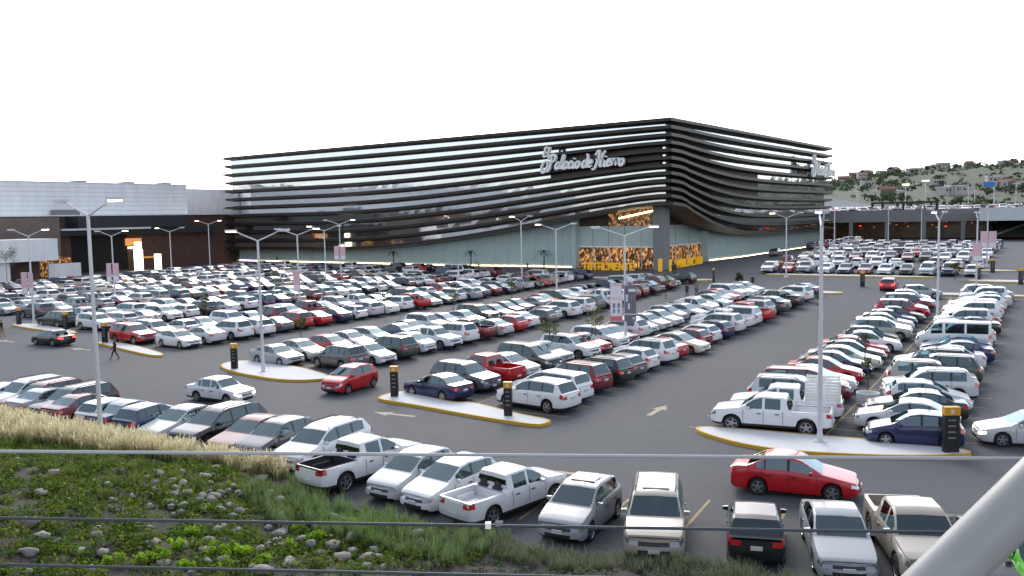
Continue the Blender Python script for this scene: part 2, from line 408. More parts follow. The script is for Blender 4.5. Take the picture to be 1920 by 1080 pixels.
# ================================================================== DEPARTMENT STORE with bronze fins
C_UV, L_UV, R_UV = np.array([-7.5, -2.5]), np.array([2.0, 116.0]), np.array([88.0, -8.6])
C3, L3, R3 = np.array(xy(*C_UV)), np.array(xy(*L_UV)), np.array(xy(*R_UV))
dL = (L3 - C3) / np.linalg.norm(L3 - C3); dR = (R3 - C3) / np.linalg.norm(R3 - C3)
LL, LR = float(np.linalg.norm(L3 - C3)), float(np.linalg.norm(R3 - C3))
nL = np.array([-dL[1], dL[0]]); nR = np.array([dR[1], -dR[0]])
if nL @ (-C3) < 0: nL = -nL
if nR @ np.array([1, -1]) < 0: nR = -nR
bis = (nL + nR); bis = bis / (bis @ nL)                       # mitre at the corner
dC = float(C3[1])
def h_at(px, py, P):                                          # height of a pixel over a known plan point
    d = ray(px, py); k = P[1] / d[1]; return CAM_H + d[2] * k
Z_TOP = h_at(1255, 226, C3)
store = empty('department_store', (float(C3[0]), float(C3[1]), gh(*C3))); OX, OY, OZ = store.location
tag(store, 'large dark department store wrapped in curved bronze fins with mirrored glass bands', 'building')
def loc(P, z): return (P[0] - OX, P[1] - OY, z - OZ)
def plan(t, off):
    """t in [-1,1]: -1 left end, 0 corner, 1 right end; off = metres outwards from the glass line"""
    if t < 0: base = C3 + dL * LL * (-t); nn = nL
    else: base = C3 + dR * LR * t; nn = nR
    k = 1 - min(1, abs(t) * (LL if t < 0 else LR) / 2.0)       # blend to the mitre close to the corner
    return base + (nn * (1 - k) + bis * k) * off
def z_low(t):
    if t < 0:
        s = -t; return np.interp(s, [0, .06, .12, .22, .34, .5, .65, 1.2], [12.2, 11.6, 10.6, 8.9, 6.9, 4.9, 3.9, 3.7])
    return np.interp(t, [0, .04, .1, .2, .3, .45, .65, 1.2], [12.2, 11.4, 9.6, 7.7, 6.5, 5.8, 5.6, 5.6])
def smooth_low(t):
    return float(np.mean([z_low(t + d) for d in (-.05, -.03, 0, .03, .05)])) if abs(t) > .05 else float(np.mean([z_low(math.copysign(max(abs(t) + d, 0), t if t else 1)) for d in (-.02, 0, .02)]))
NF = 12
def z_fin(i, t): lo = smooth_low(t); return lo + (Z_TOP - lo) * (1 - i / (NF - 1.0))
ts = list(-np.linspace(1.0, .12, 34)) + list(-np.linspace(.11, 0, 12)) + list(np.linspace(.008, .1, 11)) + list(np.linspace(.12, 1.0, 34))
for i in range(NF):
    mb = MB(); rows = []
    last = (i == NF - 1)
    th = .62 if not last else .5; dep = 2.0 if not last else 2.6
    ext = 3.7 if i % 2 == 0 else 2.6
    stations = [(-1.0 - ext / LL, .06)] + [(-1.0 - ext * .4 / LL, .55)] + [(t, 1.0) for t in ts] + [(1.0 + ext * .4 / LR, .55), (1.0 + ext / LR, .06)]
    for t, s in stations:
        tt = max(-1, min(1, t)); z = z_fin(i, tt)
        q0, q1 = plan(t, -.25 if s == 1 else .4), plan(t, (dep if s == 1 else .4 + dep * .8 * s))
        rows.append([loc(q0, z + .45 * s), loc(q1, z + .27 * s), loc(q1, z - .27 * s), loc(q0, z - th * s)])
    for a in range(len(rows)): mb.v += rows[a]
    for a in range(len(rows) - 1):
        for k in range(4): mb.face((a * 4 + k, a * 4 + (k + 1) % 4, a * 4 + 4 + (k + 1) % 4, a * 4 + 4 + k))
    mb.face((3, 2, 1, 0)); n = (len(rows) - 1) * 4; mb.face((n, n + 1, n + 2, n + 3))
    fo = mb.build('fin', M['fin'], store)
# mirrored glass between the fins, one band per storey strip and facade, each pane set at its own slight tilt
rr = random.Random(3)
for i in range(NF - 1):
    for side in (-1, 1):
        mb = MB(); Ls = LL if side < 0 else LR; npan = int(Ls / 3.0)
        for k in range(npan):
            t0, t1 = side * k / npan, side * (k + 1) / npan
            t0 = t0 if k else side * .0001
            a, b = plan(t0, 0), plan(t1, 0); j1, j2, j3 = rr.gauss(0, .006), rr.gauss(0, .006), rr.gauss(0, .006)
            nn = nL if side < 0 else nR
            p = [loc(a + nn * j1, z_fin(i + 1, t0)), loc(b + nn * j2, z_fin(i + 1, t1)), loc(b + nn * j3, z_fin(i, t1)), loc(a, z_fin(i, t0))]
            mb.quad(*p) if side > 0 else mb.quad(*p[::-1])
        mb.build('glass_band', M['facade_glass'], store)
# roof slab, back volume
mb = MB()
Bk = C3 + dL * LL + dR * LR
poly = [plan(-1, -.3), plan(-.001, -.3) , plan(1, -.3), Bk]
poly = [(p[0] - OX, p[1] - OY) for p in poly]
a2 = sum(poly[i][0] * poly[(i + 1) % 4][1] - poly[(i + 1) % 4][0] * poly[i][1] for i in range(4))
if a2 < 0: poly = poly[::-1]
mb.prism(poly, Z_TOP - 1.2 - OZ, Z_TOP + .05 - OZ, True); mb.build('roof', M['dark_panel'], store)
for (A, B, nm) in ((plan(-1, -.35), Bk, 'side_wall'), (plan(1, -.35), Bk, 'side_wall')):
    mb = MB(); mb.quad(loc(A, gh(*A) - .5), loc(B, gh(*A) - .5), loc(B, Z_TOP - 1.2), loc(A, Z_TOP - 1.2)); mb.build(nm, M['dark_panel'], store)
# soffit under the lowest fin
INS = -3.2
mb = MB(); tS = ts
for a in range(len(tS) - 1):
    t0, t1 = tS[a], tS[a + 1]
    i0, i1 = smooth_low(t0) - .30, smooth_low(t1) - .30
    mb.quad(loc(plan(t0, .3), i0), loc(plan(t0, INS - .4), i0 + .15), loc(plan(t1, INS - .4), i1 + .15), loc(plan(t1, .3), i1))
mb.build('soffit', M['soffit'], store)
# ground floor wall of stone panels with the entrance left open
def wall_strip(t0, t1, za, zb, m_, name, off=INS, thick=.0, parent=store):
    ofs = lambda t: off + (2.0 * sstep(.22, .45, abs(t)) if off < INS + .3 and off > INS - .05 else 0)
    mb = MB(); a, b = plan(t0, ofs(t0)), plan(t1, ofs(t1))
    z00 = za(t0) if callable(za) else za; z01 = za(t1) if callable(za) else za
    z10 = zb(t0) if callable(zb) else zb; z11 = zb(t1) if callable(zb) else zb
    p = [loc(a, z00), loc(b, z01), loc(b, z11), loc(a, z10)]
    if t0 < 0 or t1 < 0: p = p[::-1] if plan(t1, 0)[0] < plan(t0, 0)[0] else p
    mb.quad(*p); return mb.build(name, m_, parent)
def t_px(px, side, off=INS):
    lo, hi = (0.0, 1.0)
    for _ in range(40):
        md = .5 * (lo + hi); q = plan(side * md, off); x = proj(q[0], q[1], 4)[0]
        if (x > px) == (side < 0): lo = md
        else: hi = md
    return side * .5 * (lo + hi)
zg = lambda t: gh(*plan(t, INS)) - .1
top = lambda t: smooth_low(t) - .15
tE0, tE1 = t_px(1080, -1), t_px(1320, 1)          # entrance limits left and right of the corner
PW = 3.0
for side, tE, Ls in ((-1, tE0, LL), (1, tE1, LR)):
    n = int((1 - abs(tE)) * Ls / PW)
    for k in range(n):
        t0 = tE + side * (1 - abs(tE)) * k / n; t1 = tE + side * ((1 - abs(tE)) * (k + 1) / n - .03 / Ls)
        wall_strip(t0, t1, lambda t: zg(t) + .25, top, M['marble'], 'stone_panel')
    for k in range(16):
        f0, f1 = k / 16, (k + 1) / 16
        t0 = tE + side * (1 - abs(tE)) * f0; t1 = tE + side * (1 - abs(tE)) * f1
        wall_strip(t0, t1, lambda t: zg(t), lambda t: zg(t) + .25, M['concrete_dark'], 'plinth', off=INS + .02)
        wall_strip(t0, t1, lambda t: zg(t) + .25, lambda t: zg(t) + .34, M['warm_strip'], 'light_strip', off=INS + .12)
# entrance: shop windows, stone band, upper lit windows
zc = gh(*C3)
ENT = INS - .6
for side, tE in ((-1, tE0), (1, tE1)):
    n = 6 if side < 0 else 4
    for k in range(n):
        t0, t1 = tE * (k + .004) / n, tE * (k + .985) / n
        if k == 0: t0 = side * .0005
        pane = wall_strip(t0, t1, zc - .1, zc + 3.7, M['shop1'], 'shop_window', off=ENT)
        q = plan(t1, ENT + .06); mb = MB(); x_, y_, z_ = loc(q, zc)
        mb.box(x_ - .07, x_ + .07, y_ - .07, y_ + .07, -.2, 3.75); mb.build('mullion', M['steel_white'], store)
        wall_strip(t0, t1, zc + 3.95, zc + 7.6, M['marble'], 'stone_panel', off=ENT + .1)
        wall_strip(t0, t1, zc + 3.7, zc + 3.95, M['sign_white'], 'canopy_edge', off=ENT + .35)
        if side < 0 and k < 4: wall_strip(t0, t1, zc + 7.62, lambda t: max(zc + 7.7, top(t)), M['shop2'], 'lit_upper_window', off=ENT + .05)
        else: wall_strip(t0, t1, zc + 7.62, lambda t: max(zc + 7.7, top(t)), M['soffit'], 'upper_wall', off=ENT + .05)
q0, q1 = plan(tE0 * .12, ENT + .2), plan(tE0 * .55, ENT + .2)
mb = MB(); mb.tube(loc(q0, zc + 10.6), loc(q1, zc + 9.0), .12); mb.build('light_strip', M['warm_strip'], store)
# end walls of the entrance recess
for side, tE in ((-1, tE0), (1, tE1)):
    mb = MB(); a, b = plan(tE, ENT - .1), plan(tE, INS + .9); d = (dL if side < 0 else dR) * .45
    P = [a - d, b - d, b + d, a + d]
    P = [(p[0] - OX, p[1] - OY) for p in P]
    a2 = sum(P[i][0] * P[(i + 1) % 4][1] - P[(i + 1) % 4][0] * P[i][1] for i in range(4))
    mb.prism(P if a2 > 0 else P[::-1], -.6, smooth_low(tE) - .2 - OZ); mb.build('pier', M['marble'], store)
# the corner column
cp = plan(0, -1.7); mb = MB(); x_, y_, _z = loc(cp, 0)
P = [np.array([x_, y_]) + dL * s * 1.1 + dR * q * 1.1 for s, q in ((-1, -1), (1, -1), (1, 1), (-1, 1))]
a2 = sum(P[i][0] * P[(i + 1) % 4][1] - P[(i + 1) % 4][0] * P[i][1] for i in range(4))
mb.prism([tuple(p) for p in (P if a2 > 0 else P[::-1])], -.4, 11.9 - OZ + .3); mb.build('corner_column', M['concrete_dark'], store)

# ---- script sign, letters as bent strokes
ST = {
 'P': [[(.55, 2.0), (.5, 1.0), (.35, .0), (.05, -.35), (-.25, -.1)], [(-.1, 1.5), (.2, 2.05), (.8, 2.2), (1.25, 1.85), (1.1, 1.3), (.55, 1.05)],
       [(-.35, 1.25), (-.85, 1.1), (-1.15, .4), (-.95, -.35), (-.5, -.4), (-.15, .2), (-.1, .9), (-.35, 1.25)]],
 'a': [[(.75, .9), (.4, 1.0), (.08, .6), (.1, .12), (.4, 0), (.7, .4), (.8, .95)], [(.8, .95), (.76, .2), (1.0, .0)]],
 'l': [[(0, .2), (.4, 1.4), (.38, 1.95), (.2, 1.8), (.16, .4), (.35, 0), (.6, .15)]],
 'c': [[(.7, .82), (.45, 1.0), (.12, .7), (.08, .3), (.35, 0), (.75, .2)]],
 'i': [[(.1, .9), (.1, .2), (.28, 0), (.5, .15)], [(.16, 1.32), (.2, 1.5)]],
 'o': [[(.45, 1.0), (.12, .75), (.1, .25), (.4, 0), (.72, .3), (.7, .8), (.45, 1.0)]],
 'd': [[(.75, .9), (.4, 1.0), (.08, .6), (.1, .12), (.4, 0), (.72, .4)], [(.55, 2.0), (.85, 1.5), (.76, .2), (1.0, 0)]],
 'e': [[(.1, .5), (.66, .62), (.55, .97), (.22, .85), (.06, .35), (.35, 0), (.72, .2)]],
 'r': [[(0, .85), (.2, .95), (.18, 0)], [(.18, .55), (.42, .95), (.66, .88)]],
 'H': [[(-.1, 1.7), (.2, 2.25), (.55, 2.2), (.5, 1.2), (.3, .1), (0, -.4), (-.35, -.3)], [(1.5, 2.3), (1.15, 1.6), (1.0, .4), (1.1, 0), (1.4, .1)], [(.1, 1.0), (.7, 1.15), (1.35, 1.05)]],
 'E': [[(.95, 1.85), (.6, 2.15), (.2, 1.85), (.3, 1.35), (.62, 1.2)], [(.62, 1.2), (.15, 1.0), (.02, .4), (.4, 0), (.95, .35)]],
}
ADV = {'P': 1.45, 'a': .95, 'l': .52, 'c': .75, 'i': .48, 'o': .82, 'd': 1.0, 'e': .76, 'r': .68, 'H': 1.6, 'E': 1.1, ' ': .45}
def letter_mesh(ch, sc_, thick, depth):
    mb = MB()
    for st in ST[ch]:
        pts = [np.array([x + .22 * y, y]) * sc_ for x, y in st]
        dense = []
        for i in range(len(pts) - 1):
            p0 = pts[max(i - 1, 0)]; p1, p2 = pts[i], pts[i + 1]; p3 = pts[min(i + 2, len(pts) - 1)]
            for k in range(5):
                t = k / 5; dense.append(.5 * (2 * p1 + (p2 - p0) * t + (2 * p0 - 5 * p1 + 4 * p2 - p3) * t * t + (3 * p1 - p0 - 3 * p2 + p3) * t ** 3))
        dense.append(pts[-1]); n = len(dense); i0 = len(mb.v)
        for i, p in enumerate(dense):
            d = dense[min(i + 1, n - 1)] - dense[max(i - 1, 0)]; d = d / (np.linalg.norm(d) + 1e-9); q = np.array([-d[1], d[0]])
            ww = thick * (.55 + .45 * math.sin(math.pi * i / (n - 1)))
            for s, y in ((1, 0), (-1, 0), (-1, depth), (1, depth)): mb.v.append((p[0] + q[0] * ww * s, -y, p[1] + q[1] * ww * s))
        for i in range(n - 1):
            for k in range(4): mb.face((i0 + i * 4 + k, i0 + i * 4 + (k + 1) % 4, i0 + i * 4 + 4 + (k + 1) % 4, i0 + i * 4 + 4 + k))
        mb.face([i0 + k for k in range(4)]); mb.face([i0 + (n - 1) * 4 + k for k in range(4)][::-1])
    return mb.mesh('letter', M['sign_white'])
LET = {}
def script_sign(origin, direction, z, xh, label):
    e = empty('script_sign', (float(origin[0]), float(origin[1]), z), math.atan2(direction[1], direction[0]))
    tag(e, label, 'sign')
    for text, x0, z0, s in (('El', .15, 1.95, .70), ('Palacio de Hierro', .9, 0, 1.0)):
        x = x0 * xh
        for ch in text:
            if ch != ' ':
                key = (ch, round(s * xh, 3))
                if key not in LET: LET[key] = letter_mesh(ch, s * xh, .175 * s * xh + .03, .5)
                o = link(bpy.data.objects.new('letter', LET[key]), e); o.location = (x, 0, z0 * xh)
            x += ADV[ch] * s * xh
    return x
s0 = abs(t_px(1022, -1, 2.2)); P0 = plan(-s0, 2.25); zS = h_at(1022, 318, P0)
s1 = abs(t_px(1172, -1, 2.2)); wid = (s0 - s1) * LL
adv = .9 + sum(ADV[c] for c in 'Palacio de Hierro')
script_sign(P0, -dL, zS, wid / adv, 'white script lettering on the dark fins of the long left facade')
tr = t_px(1520, 1, 2.2); Pr = plan(tr, 2.3); script_sign(Pr, dR, h_at(1522, 326, Pr), (.995 - tr) * LR / adv, 'white script lettering at the far right end of the finned store')
# dark backing behind the sign
for (pa, pb, ia, ib) in ((1035, 1180, 3, 6), (1180, 1240, 3, 6)):
    ta, tb_ = t_px(pa, -1, .3), t_px(pb, -1, .3)
    wall_strip(ta, tb_, lambda t: z_fin(ib, t), lambda t: z_fin(ia, t), M['fin'], 'sign_backing', off=.35)
for (pa, pb, ia, ib) in ((1262, 1330, 3, 9), (1330, 1420, 4, 7)):  # brown sheets over the right-hand glass paint in its dark, warm reflections
    ta, tb_ = t_px(pa, 1, .3), t_px(pb, 1, .3)
    for k in range(6):
        t0, t1 = ta + (tb_ - ta) * k / 6, ta + (tb_ - ta) * (k + 1) / 6
        wall_strip(t0, t1, lambda t: z_fin(ib, t), lambda t: z_fin(ia, t), M['soffit'], 'reflection_sheet', off=.35)

# ---- yellow block letters on the forecourt
GLY = {'T': [(0, 1, .82, 1.), (.37, .63, 0, .82)], 'O': [(0, 1, 0, .2), (0, 1, .8, 1), (0, .25, .2, .8), (.75, 1, .2, .8)],
       'A': [(0, .25, 0, .8), (.75, 1, 0, .8), (0, 1, .8, 1), (.25, .75, .38, .54)], 'L': [(0, .27, 0, 1), (.27, 1, 0, .2)],
       'M': [(0, .22, 0, 1), (.78, 1, 0, 1), (.22, .78, .75, 1), (.4, .6, .35, .75)], 'E': [(0, .27, 0, 1), (.27, 1, 0, .18), (.27, .85, .42, .58), (.27, 1, .82, 1)],
       'N': [(0, .24, 0, 1), (.76, 1, 0, 1), (.24, .42, .55, .9), (.42, .58, .35, .7), (.58, .76, .12, .5)], 'P': [(0, .26, 0, 1), (.26, 1, .82, 1), (.74, 1, .45, .82), (.26, .74, .40, .56)],
       'C': [(0, .26, 0, 1), (.26, 1, 0, .2), (.26, 1, .8, 1)], 'I': [(.3, .7, 0, 1)], 'S': [(0, 1, 0, .18), (0, 1, .82, 1), (0, 1, .41, .59), (0, .26, .59, .82), (.74, 1, .18, .41)], 'Y': [(.37, .63, 0, .5), (0, .26, .55, 1), (.74, 1, .55, 1), (.1, .9, .42, .56)]}
def block_word(text, A, B, hgt, label):
    A, B = np.array(A), np.array(B); d = B - A; Lw = np.linalg.norm(d); d /= Lw
    e = empty('block_letters', (float(A[0]), float(A[1]), gh(*A)), math.atan2(d[1], d[0])); tag(e, label, 'letters')
    cw = Lw / len(text)
    for i, ch in enumerate(text):
        mb = MB()
        for (x0, x1, z0, z1) in GLY[ch]:
            mb.box((i + .07 + .86 * x0) * cw, (i + .07 + .86 * x1) * cw - .002, -.2, .2, z0 * hgt, z1 * hgt - .002)
        mb.build('letter', M['yellow_sign'], e)
block_word('TOTALMENTE', on_ground(1092, 506), on_ground(1190, 507), 1.35, 'row of yellow block letters before the store windows left of the column')
block_word('PALACIO', on_ground(1268, 503), on_ground(1316, 494), 1.5, 'slanting row of yellow block letters right of the grey corner column')
block_word('I', on_ground(1231, 509), on_ground(1245, 509), 2.2, 'tall yellow upright letter left of the foot of the corner column')
block_word('I', on_ground(1250, 509), on_ground(1264, 508), 2.0, 'tall yellow upright letter right of the foot of the corner column')
# ================================================================== MALL on the left
def uvbox(name, parent, u0, u1, v0, v1, z0, z1, m_, mbin=None):
    P = [xy(u0, v0), xy(u0, v1), xy(u1, v1), xy(u1, v0)]
    ox, oy, oz = (parent.location if parent else (0, 0, 0))
    P = [(x - ox, y - oy) for x, y in P]
    a2 = sum(P[i][0] * P[(i + 1) % 4][1] - P[(i + 1) % 4][0] * P[i][1] for i in range(4))
    mb = mbin or MB(); mb.prism(P if a2 > 0 else P[::-1], z0 - oz, z1 - oz, True)
    return mb.build(name, m_, parent) if mbin is None else None
mall = empty('shopping_mall', (*xy(-40, 119), gh_uv(-40, 119)))
tag(mall, 'wide mall wing with white panelled upper box over dark brown cladding', 'building')
uvbox('lower_wall', mall, -46, 12, 118, 165, -1, 12.3, M['brick_brown'])
uvbox('lower_wall', mall, -150, -46.01, 112, 165, -1, 12.1, M['mall_tan'])
uvbox('lower_wall', mall, -150, -62, 108, 111.95, -1, 11.8, M['brick_brown'])
for k in range(7):                                      # white upper box, one long panel course after another
    z0 = 12.6 + k * 1.0
    uvbox('panel_course', mall, -150, -7, 122, 170, z0, z0 + .95, M['mall_white'])
uvbox('set_back_wall', mall, -6.7, 12, 127, 170, 12.3, 19.0, M['mall_white'])
uvbox('core', mall, -149, -7.1, 122.08, 169, 12.3, 19.5, M['joint'])
uvbox('parapet', mall, -150.2, -6.8, 121.8, 170, 19.55, 19.75, M['mall_white'])
uvbox('roof_edge', mall, -62, 11, 117.2, 121.9, 12.32, 12.55, M['mall_white'])
uvbox('dark_fascia', mall, -41, -14, 113.5, 117.95, 9.6, 12.2, M['dark_panel'])
uvbox('dark_fascia', mall, -45, -3, 115.5, 117.9, 8.2, 9.55, M['dark_panel'])
uvbox('canopy_edge', mall, -45, -24, 113.2, 113.45, 9.3, 9.7, M['steel_white'])
uvbox('recess_shade', mall, -40, -27, 117.8, 117.95, 0, 8.1, M['under'])  # flat black sheet on the wall, painting the shade of a recess
uvbox('lit_entrance', mall, -45.5, -40.5, 117.5, 117.98, .2, 3.6, M['shop1'])
uvbox('lit_entrance', mall, -50.5, -46.2, 111.6, 111.98, .2, 4.2, M['shop1'])
uvbox('lit_logo', mall, -27.5, -23.5, 117.5, 117.98, 5.6, 7.2, M['glow_orange']); uvbox('lit_logo', mall, -27.1, -24.2, 117.4, 117.49, 4.9, 5.3, M['glow_white'])
uvbox('lit_window', mall, -25.5, -20, 117.6, 117.98, 2.6, 2.9, M['glow_orange'])
uvbox('rooftop_unit', mall, -70, -65, 113, 117, 12.1, 13.2, M['concrete_dark'])
uvbox('rooftop_unit', mall, -42, -37, 119, 121.6, 12.56, 13.7, M['concrete_dark'])
for a in (-90, -55, -34, -22, -12): uvbox('roof_hatch', mall, a, a + 2.2, 124, 127, 19.76, 20.2, M['concrete_dark'])
uvbox('rooftop_box', mall, -150, -58, 150, 175, 19.0, 22.0, M['mall_white'])
wv = empty('white_screen_wall', (*xy(-66, 99), gh_uv(-66, 99))); tag(wv, 'white projecting slab with a rounded front on the mall, left edge of the picture', 'canopy')
uvbox('slab', wv, -110, -54.5, 99, 107.9, 4.0, 8.0, M['mall_white'])
uvbox('wall', wv, -110, -63, 100, 107.9, -1, 3.98, M['mall_white'])
uvbox('recess', wv, -62.9, -56, 103, 107.9, -1, 3.98, M['brick_brown'])
wh = uvbox('white_hoarding', None, -54, -47.5, 103.2, 103.6, 0, 3.1, M['mall_white']); tag(wh, 'plain white hoarding standing before the brown mall wall', 'hoarding')
for (px, py, w_, h_, n, lb) in ((261, 507, 1.7, 6.2, 4, 'tall glowing white stepped totem before the mall entrance'), (297, 505, 1.3, 3.4, 2, 'short glowing white totem right of the tall one by the mall')):
    x, y = on_ground(px, py); e = empty('light_totem', (x, y, gh(x, y)), R(-30)); tag(e, lb, 'light totem')
    for k in range(n):
        mb = MB(); ww = w_ * (.78 if (k == n - 1 and n > 2) else 1) / 2; hh = h_ / n
        mb.box(-ww, ww, -ww * .6, ww * .6, k * hh + (0.0 if k == 0 else .04), (k + 1) * hh); mb.build('lantern_block', M['glow_white'], e)

# ================================================================== PARKING DECK and bridge at the right
deck = empty('parking_deck', (*xy(100, -35), gh_uv(100, -35))); tag(deck, 'low grey concrete parking deck with dark lit level below, beside the store', 'parking deck')
DU = 100.0
Pd = np.array(xy(DU, -30)); zb0 = h_at(1700, 416, Pd); zb1 = h_at(1700, 394, Pd)
uvbox('edge_beam', deck, DU, DU + 1, -44, 6, zb0, zb1, M['concrete_dark'])
uvbox('deck_slab', deck, DU + 1.02, DU + 200, -140, 6, zb0 + .6, zb1 - .5, M['concrete_dark'])
uvbox('edge_beam', deck, DU - 8, DU + 1, -125, -44.05, zb0 + .1, zb1 + .15, M['concrete'])
uvbox('back_wall', deck, DU + 14, DU + 15, -60, 6, 0, zb0 + .7, M['garage'])
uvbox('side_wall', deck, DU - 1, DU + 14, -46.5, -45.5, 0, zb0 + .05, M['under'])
for b in (-4, -13, -22, -31, -40):
    uvbox('column', deck, DU + .1, DU + .9, b - .45, b + .45, 2, zb0 + .02, M['concrete_dark'])
lr_ = random.Random(8)
for k in range(26):                                      # lamps of the lower level
    b = lr_.uniform(-44, 3); z0 = lr_.uniform(zb0 - 1.9, zb0 - .1)
    uvbox('garage_light', deck, DU + 13.5, DU + 13.95, b - lr_.uniform(.12, .45), b + .12, z0, z0 + .16, M['glow_orange'] if k % 9 else M['taillamp_on'])
rr = random.Random(11)
gs = empty('grass_ramp', (*xy(DU + 4, -80), 3.4)); tag(gs, 'dark green sloping bank with pale diagonal ribs under the bridge', 'bank')
P = [xy(DU + 10, -47), xy(DU + 10, -125), xy(DU - 3, -125), xy(DU - 3, -47)]
mb = MB(); ox, oy, oz = gs.location
A = [(P[0][0] - ox, P[0][1] - oy, zb0 - oz), (P[1][0] - ox, P[1][1] - oy, zb0 - oz), (P[2][0] - ox, P[2][1] - oy, 3.2 - oz), (P[3][0] - ox, P[3][1] - oy, 3.2 - oz)]
mb.quad(*A[::-1]); M['bank_green'] = mat('bank_green', (.025, .050, .035), .9, noise=[(.2, .6, (.05, .08, .05)), (2., .5)])
mb.build('bank', M['bank_green'], gs)
for k in range(9):
    f0 = k / 9; a = np.array(A[3]) * (1 - f0) + np.array(A[2]) * f0; f1 = min(1, f0 + .12); b = np.array(A[0]) * (1 - f1) + np.array(A[1]) * f1
    mb = MB(); mb.tube(tuple(a + np.array([0, 0, .12])), tuple(b + np.array([0, 0, .12])), .28, n=6); mb.build('rib', M['concrete_dark'], gs)
# black portal frame on the deck
gx = [v_at_px(DU + 6, p, 10) for p in (1636, 1655, 1683, 1694, 1708, 1746, 1757)]
fr = empty('portal_frame', (*xy(DU + 6, gx[3]), zb1 - .5)); tag(fr, 'black steel portal frame standing on the parking deck', 'frame')
zt_ = h_at(1700, 378, np.array(xy(DU + 6, gx[3])))
for b in gx:
    uvbox('post', fr, DU + 5.7, DU + 6.3, b - .32, b + .32, zb1 - .5, zt_ - .5, M['black_steel'])
uvbox('beam', fr, DU + 5.6, DU + 6.4, gx[-1] - .35, gx[0] + .35, zt_ - .49, zt_, M['black_steel'])

# ================================================================== HILLS
def hill(name, x0, x1, ys, prof_px, depth, m_, amp, seed):
    """a ridge whose skyline passes the given pixels when it stands at distance ys"""
    rg = np.random.default_rng(seed); nx, ny = 90, 26
    xs = np.linspace(x0, x1, nx); V = []
    px = [p[0] for p in prof_px]; py = [p[1] for p in prof_px]
    for j in range(ny):
        f = j / (ny - 1)
        for X in xs:
            pxx = 960 + F_PX * X / ys; top_ = CAM_H + (405 - .02 * (pxx - 960) - np.interp(pxx, px, py)) * ys / F_PX
            Y = ys - depth + depth * 1.6 * f
            z = 2.5 + (max(top_, 3) - 2.5) * (math.sin(min(1, f / .63) * math.pi / 2) ** 1.3)
            z += amp * math.sin(X * .021 + j) * math.sin(j * .9 + X * .011) * f * (1 if f < .6 else .5) + rg.normal(0, amp * .18) * f
            V.append((X, Y, z))
    Fc = [(j * nx + i, j * nx + i + 1, (j + 1) * nx + i + 1, (j + 1) * nx + i) for j in range(ny - 1) for i in range(nx - 1)]
    V = np.array(V)
    o = link(bpy.data.objects.new(name, np_mesh(name, V, np.array(Fc), m_, smooth=True))); tag(o, kind='structure'); return o, V.reshape(ny, nx, 3)
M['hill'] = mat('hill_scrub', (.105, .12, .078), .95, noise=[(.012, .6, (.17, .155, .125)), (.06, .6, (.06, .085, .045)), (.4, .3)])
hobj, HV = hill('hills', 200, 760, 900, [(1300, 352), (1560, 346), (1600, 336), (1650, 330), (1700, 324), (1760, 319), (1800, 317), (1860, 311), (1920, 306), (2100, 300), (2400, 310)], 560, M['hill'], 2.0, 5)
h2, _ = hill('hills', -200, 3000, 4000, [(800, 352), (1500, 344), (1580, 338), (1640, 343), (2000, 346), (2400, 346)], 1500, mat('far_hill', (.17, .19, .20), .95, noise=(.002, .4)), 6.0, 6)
# trees on the hill: far-off scrub that reads as one mass
def blob_leaves(centers, radii, n_per, size, cols, rg, flat=.8, squash=.8):
    """leaf quads scattered through ellipsoidal clumps -> verts, faces, colours"""
    N = len(centers) * n_per
    c = np.repeat(centers, n_per, 0); r = np.repeat(radii, n_per)
    d = rg.normal(size=(N, 3)); d /= np.linalg.norm(d, axis=1)[:, None]; rad = rg.random(N) ** .45
    p = c + d * (rad * r)[:, None] * np.array([1, 1, squash])
    nrm = d * flat + rg.normal(size=(N, 3)) * .7; nrm /= np.linalg.norm(nrm, axis=1)[:, None]
    t = np.cross(nrm, rg.normal(size=(N, 3))); t /= np.linalg.norm(t, axis=1)[:, None] + 1e-9; b = np.cross(nrm, t)
    s = (size if np.isscalar(size) else np.repeat(size, n_per)) * rg.uniform(.6, 1.35, N)
    s = s[:, None]
    v = np.stack([p - t * s, p + b * s * .55, p + t * s, p - b * s * .55], 1).reshape(-1, 3)
    f = np.arange(N * 4).reshape(N, 4)
    cc = np.repeat(cols, n_per, 0) * rg.uniform(.7, 1.3, (N, 1)); cc = np.repeat(cc, 4, 0)
    return v, f, cc
rg = np.random.default_rng(21)
cs = []; rs = []; cl = []
ny_, nx_ = HV.shape[:2]
for k in range(2900):
    j = rg.integers(2, 17); i = rg.integers(2, nx_ - 2); p = HV[j, i] + rg.normal(size=3) * np.array([5, 14, .3])
    if rg.random() > .35 + .55 * (math.sin(p[0] * .03) * math.sin(p[1] * .02) > -.2): continue
    r = rg.uniform(1.3, 3.6); cs.append(p + [0, 0, r * .3]); rs.append(r)
    g = rg.uniform(.7, 1.25); cl.append(np.array([.05, .075, .038]) * g)
v_, f_, c_ = blob_leaves(np.array(cs), np.array(rs), 18, np.array(rs) * .45, np.array(cl), rg)
o = link(bpy.data.objects.new('hill_woodland', np_mesh('hill_woodland', v_, f_, M['leaf'], c_))); tag(o, 'dark green scrub trees covering the distant hillside', 'trees', kind='stuff')
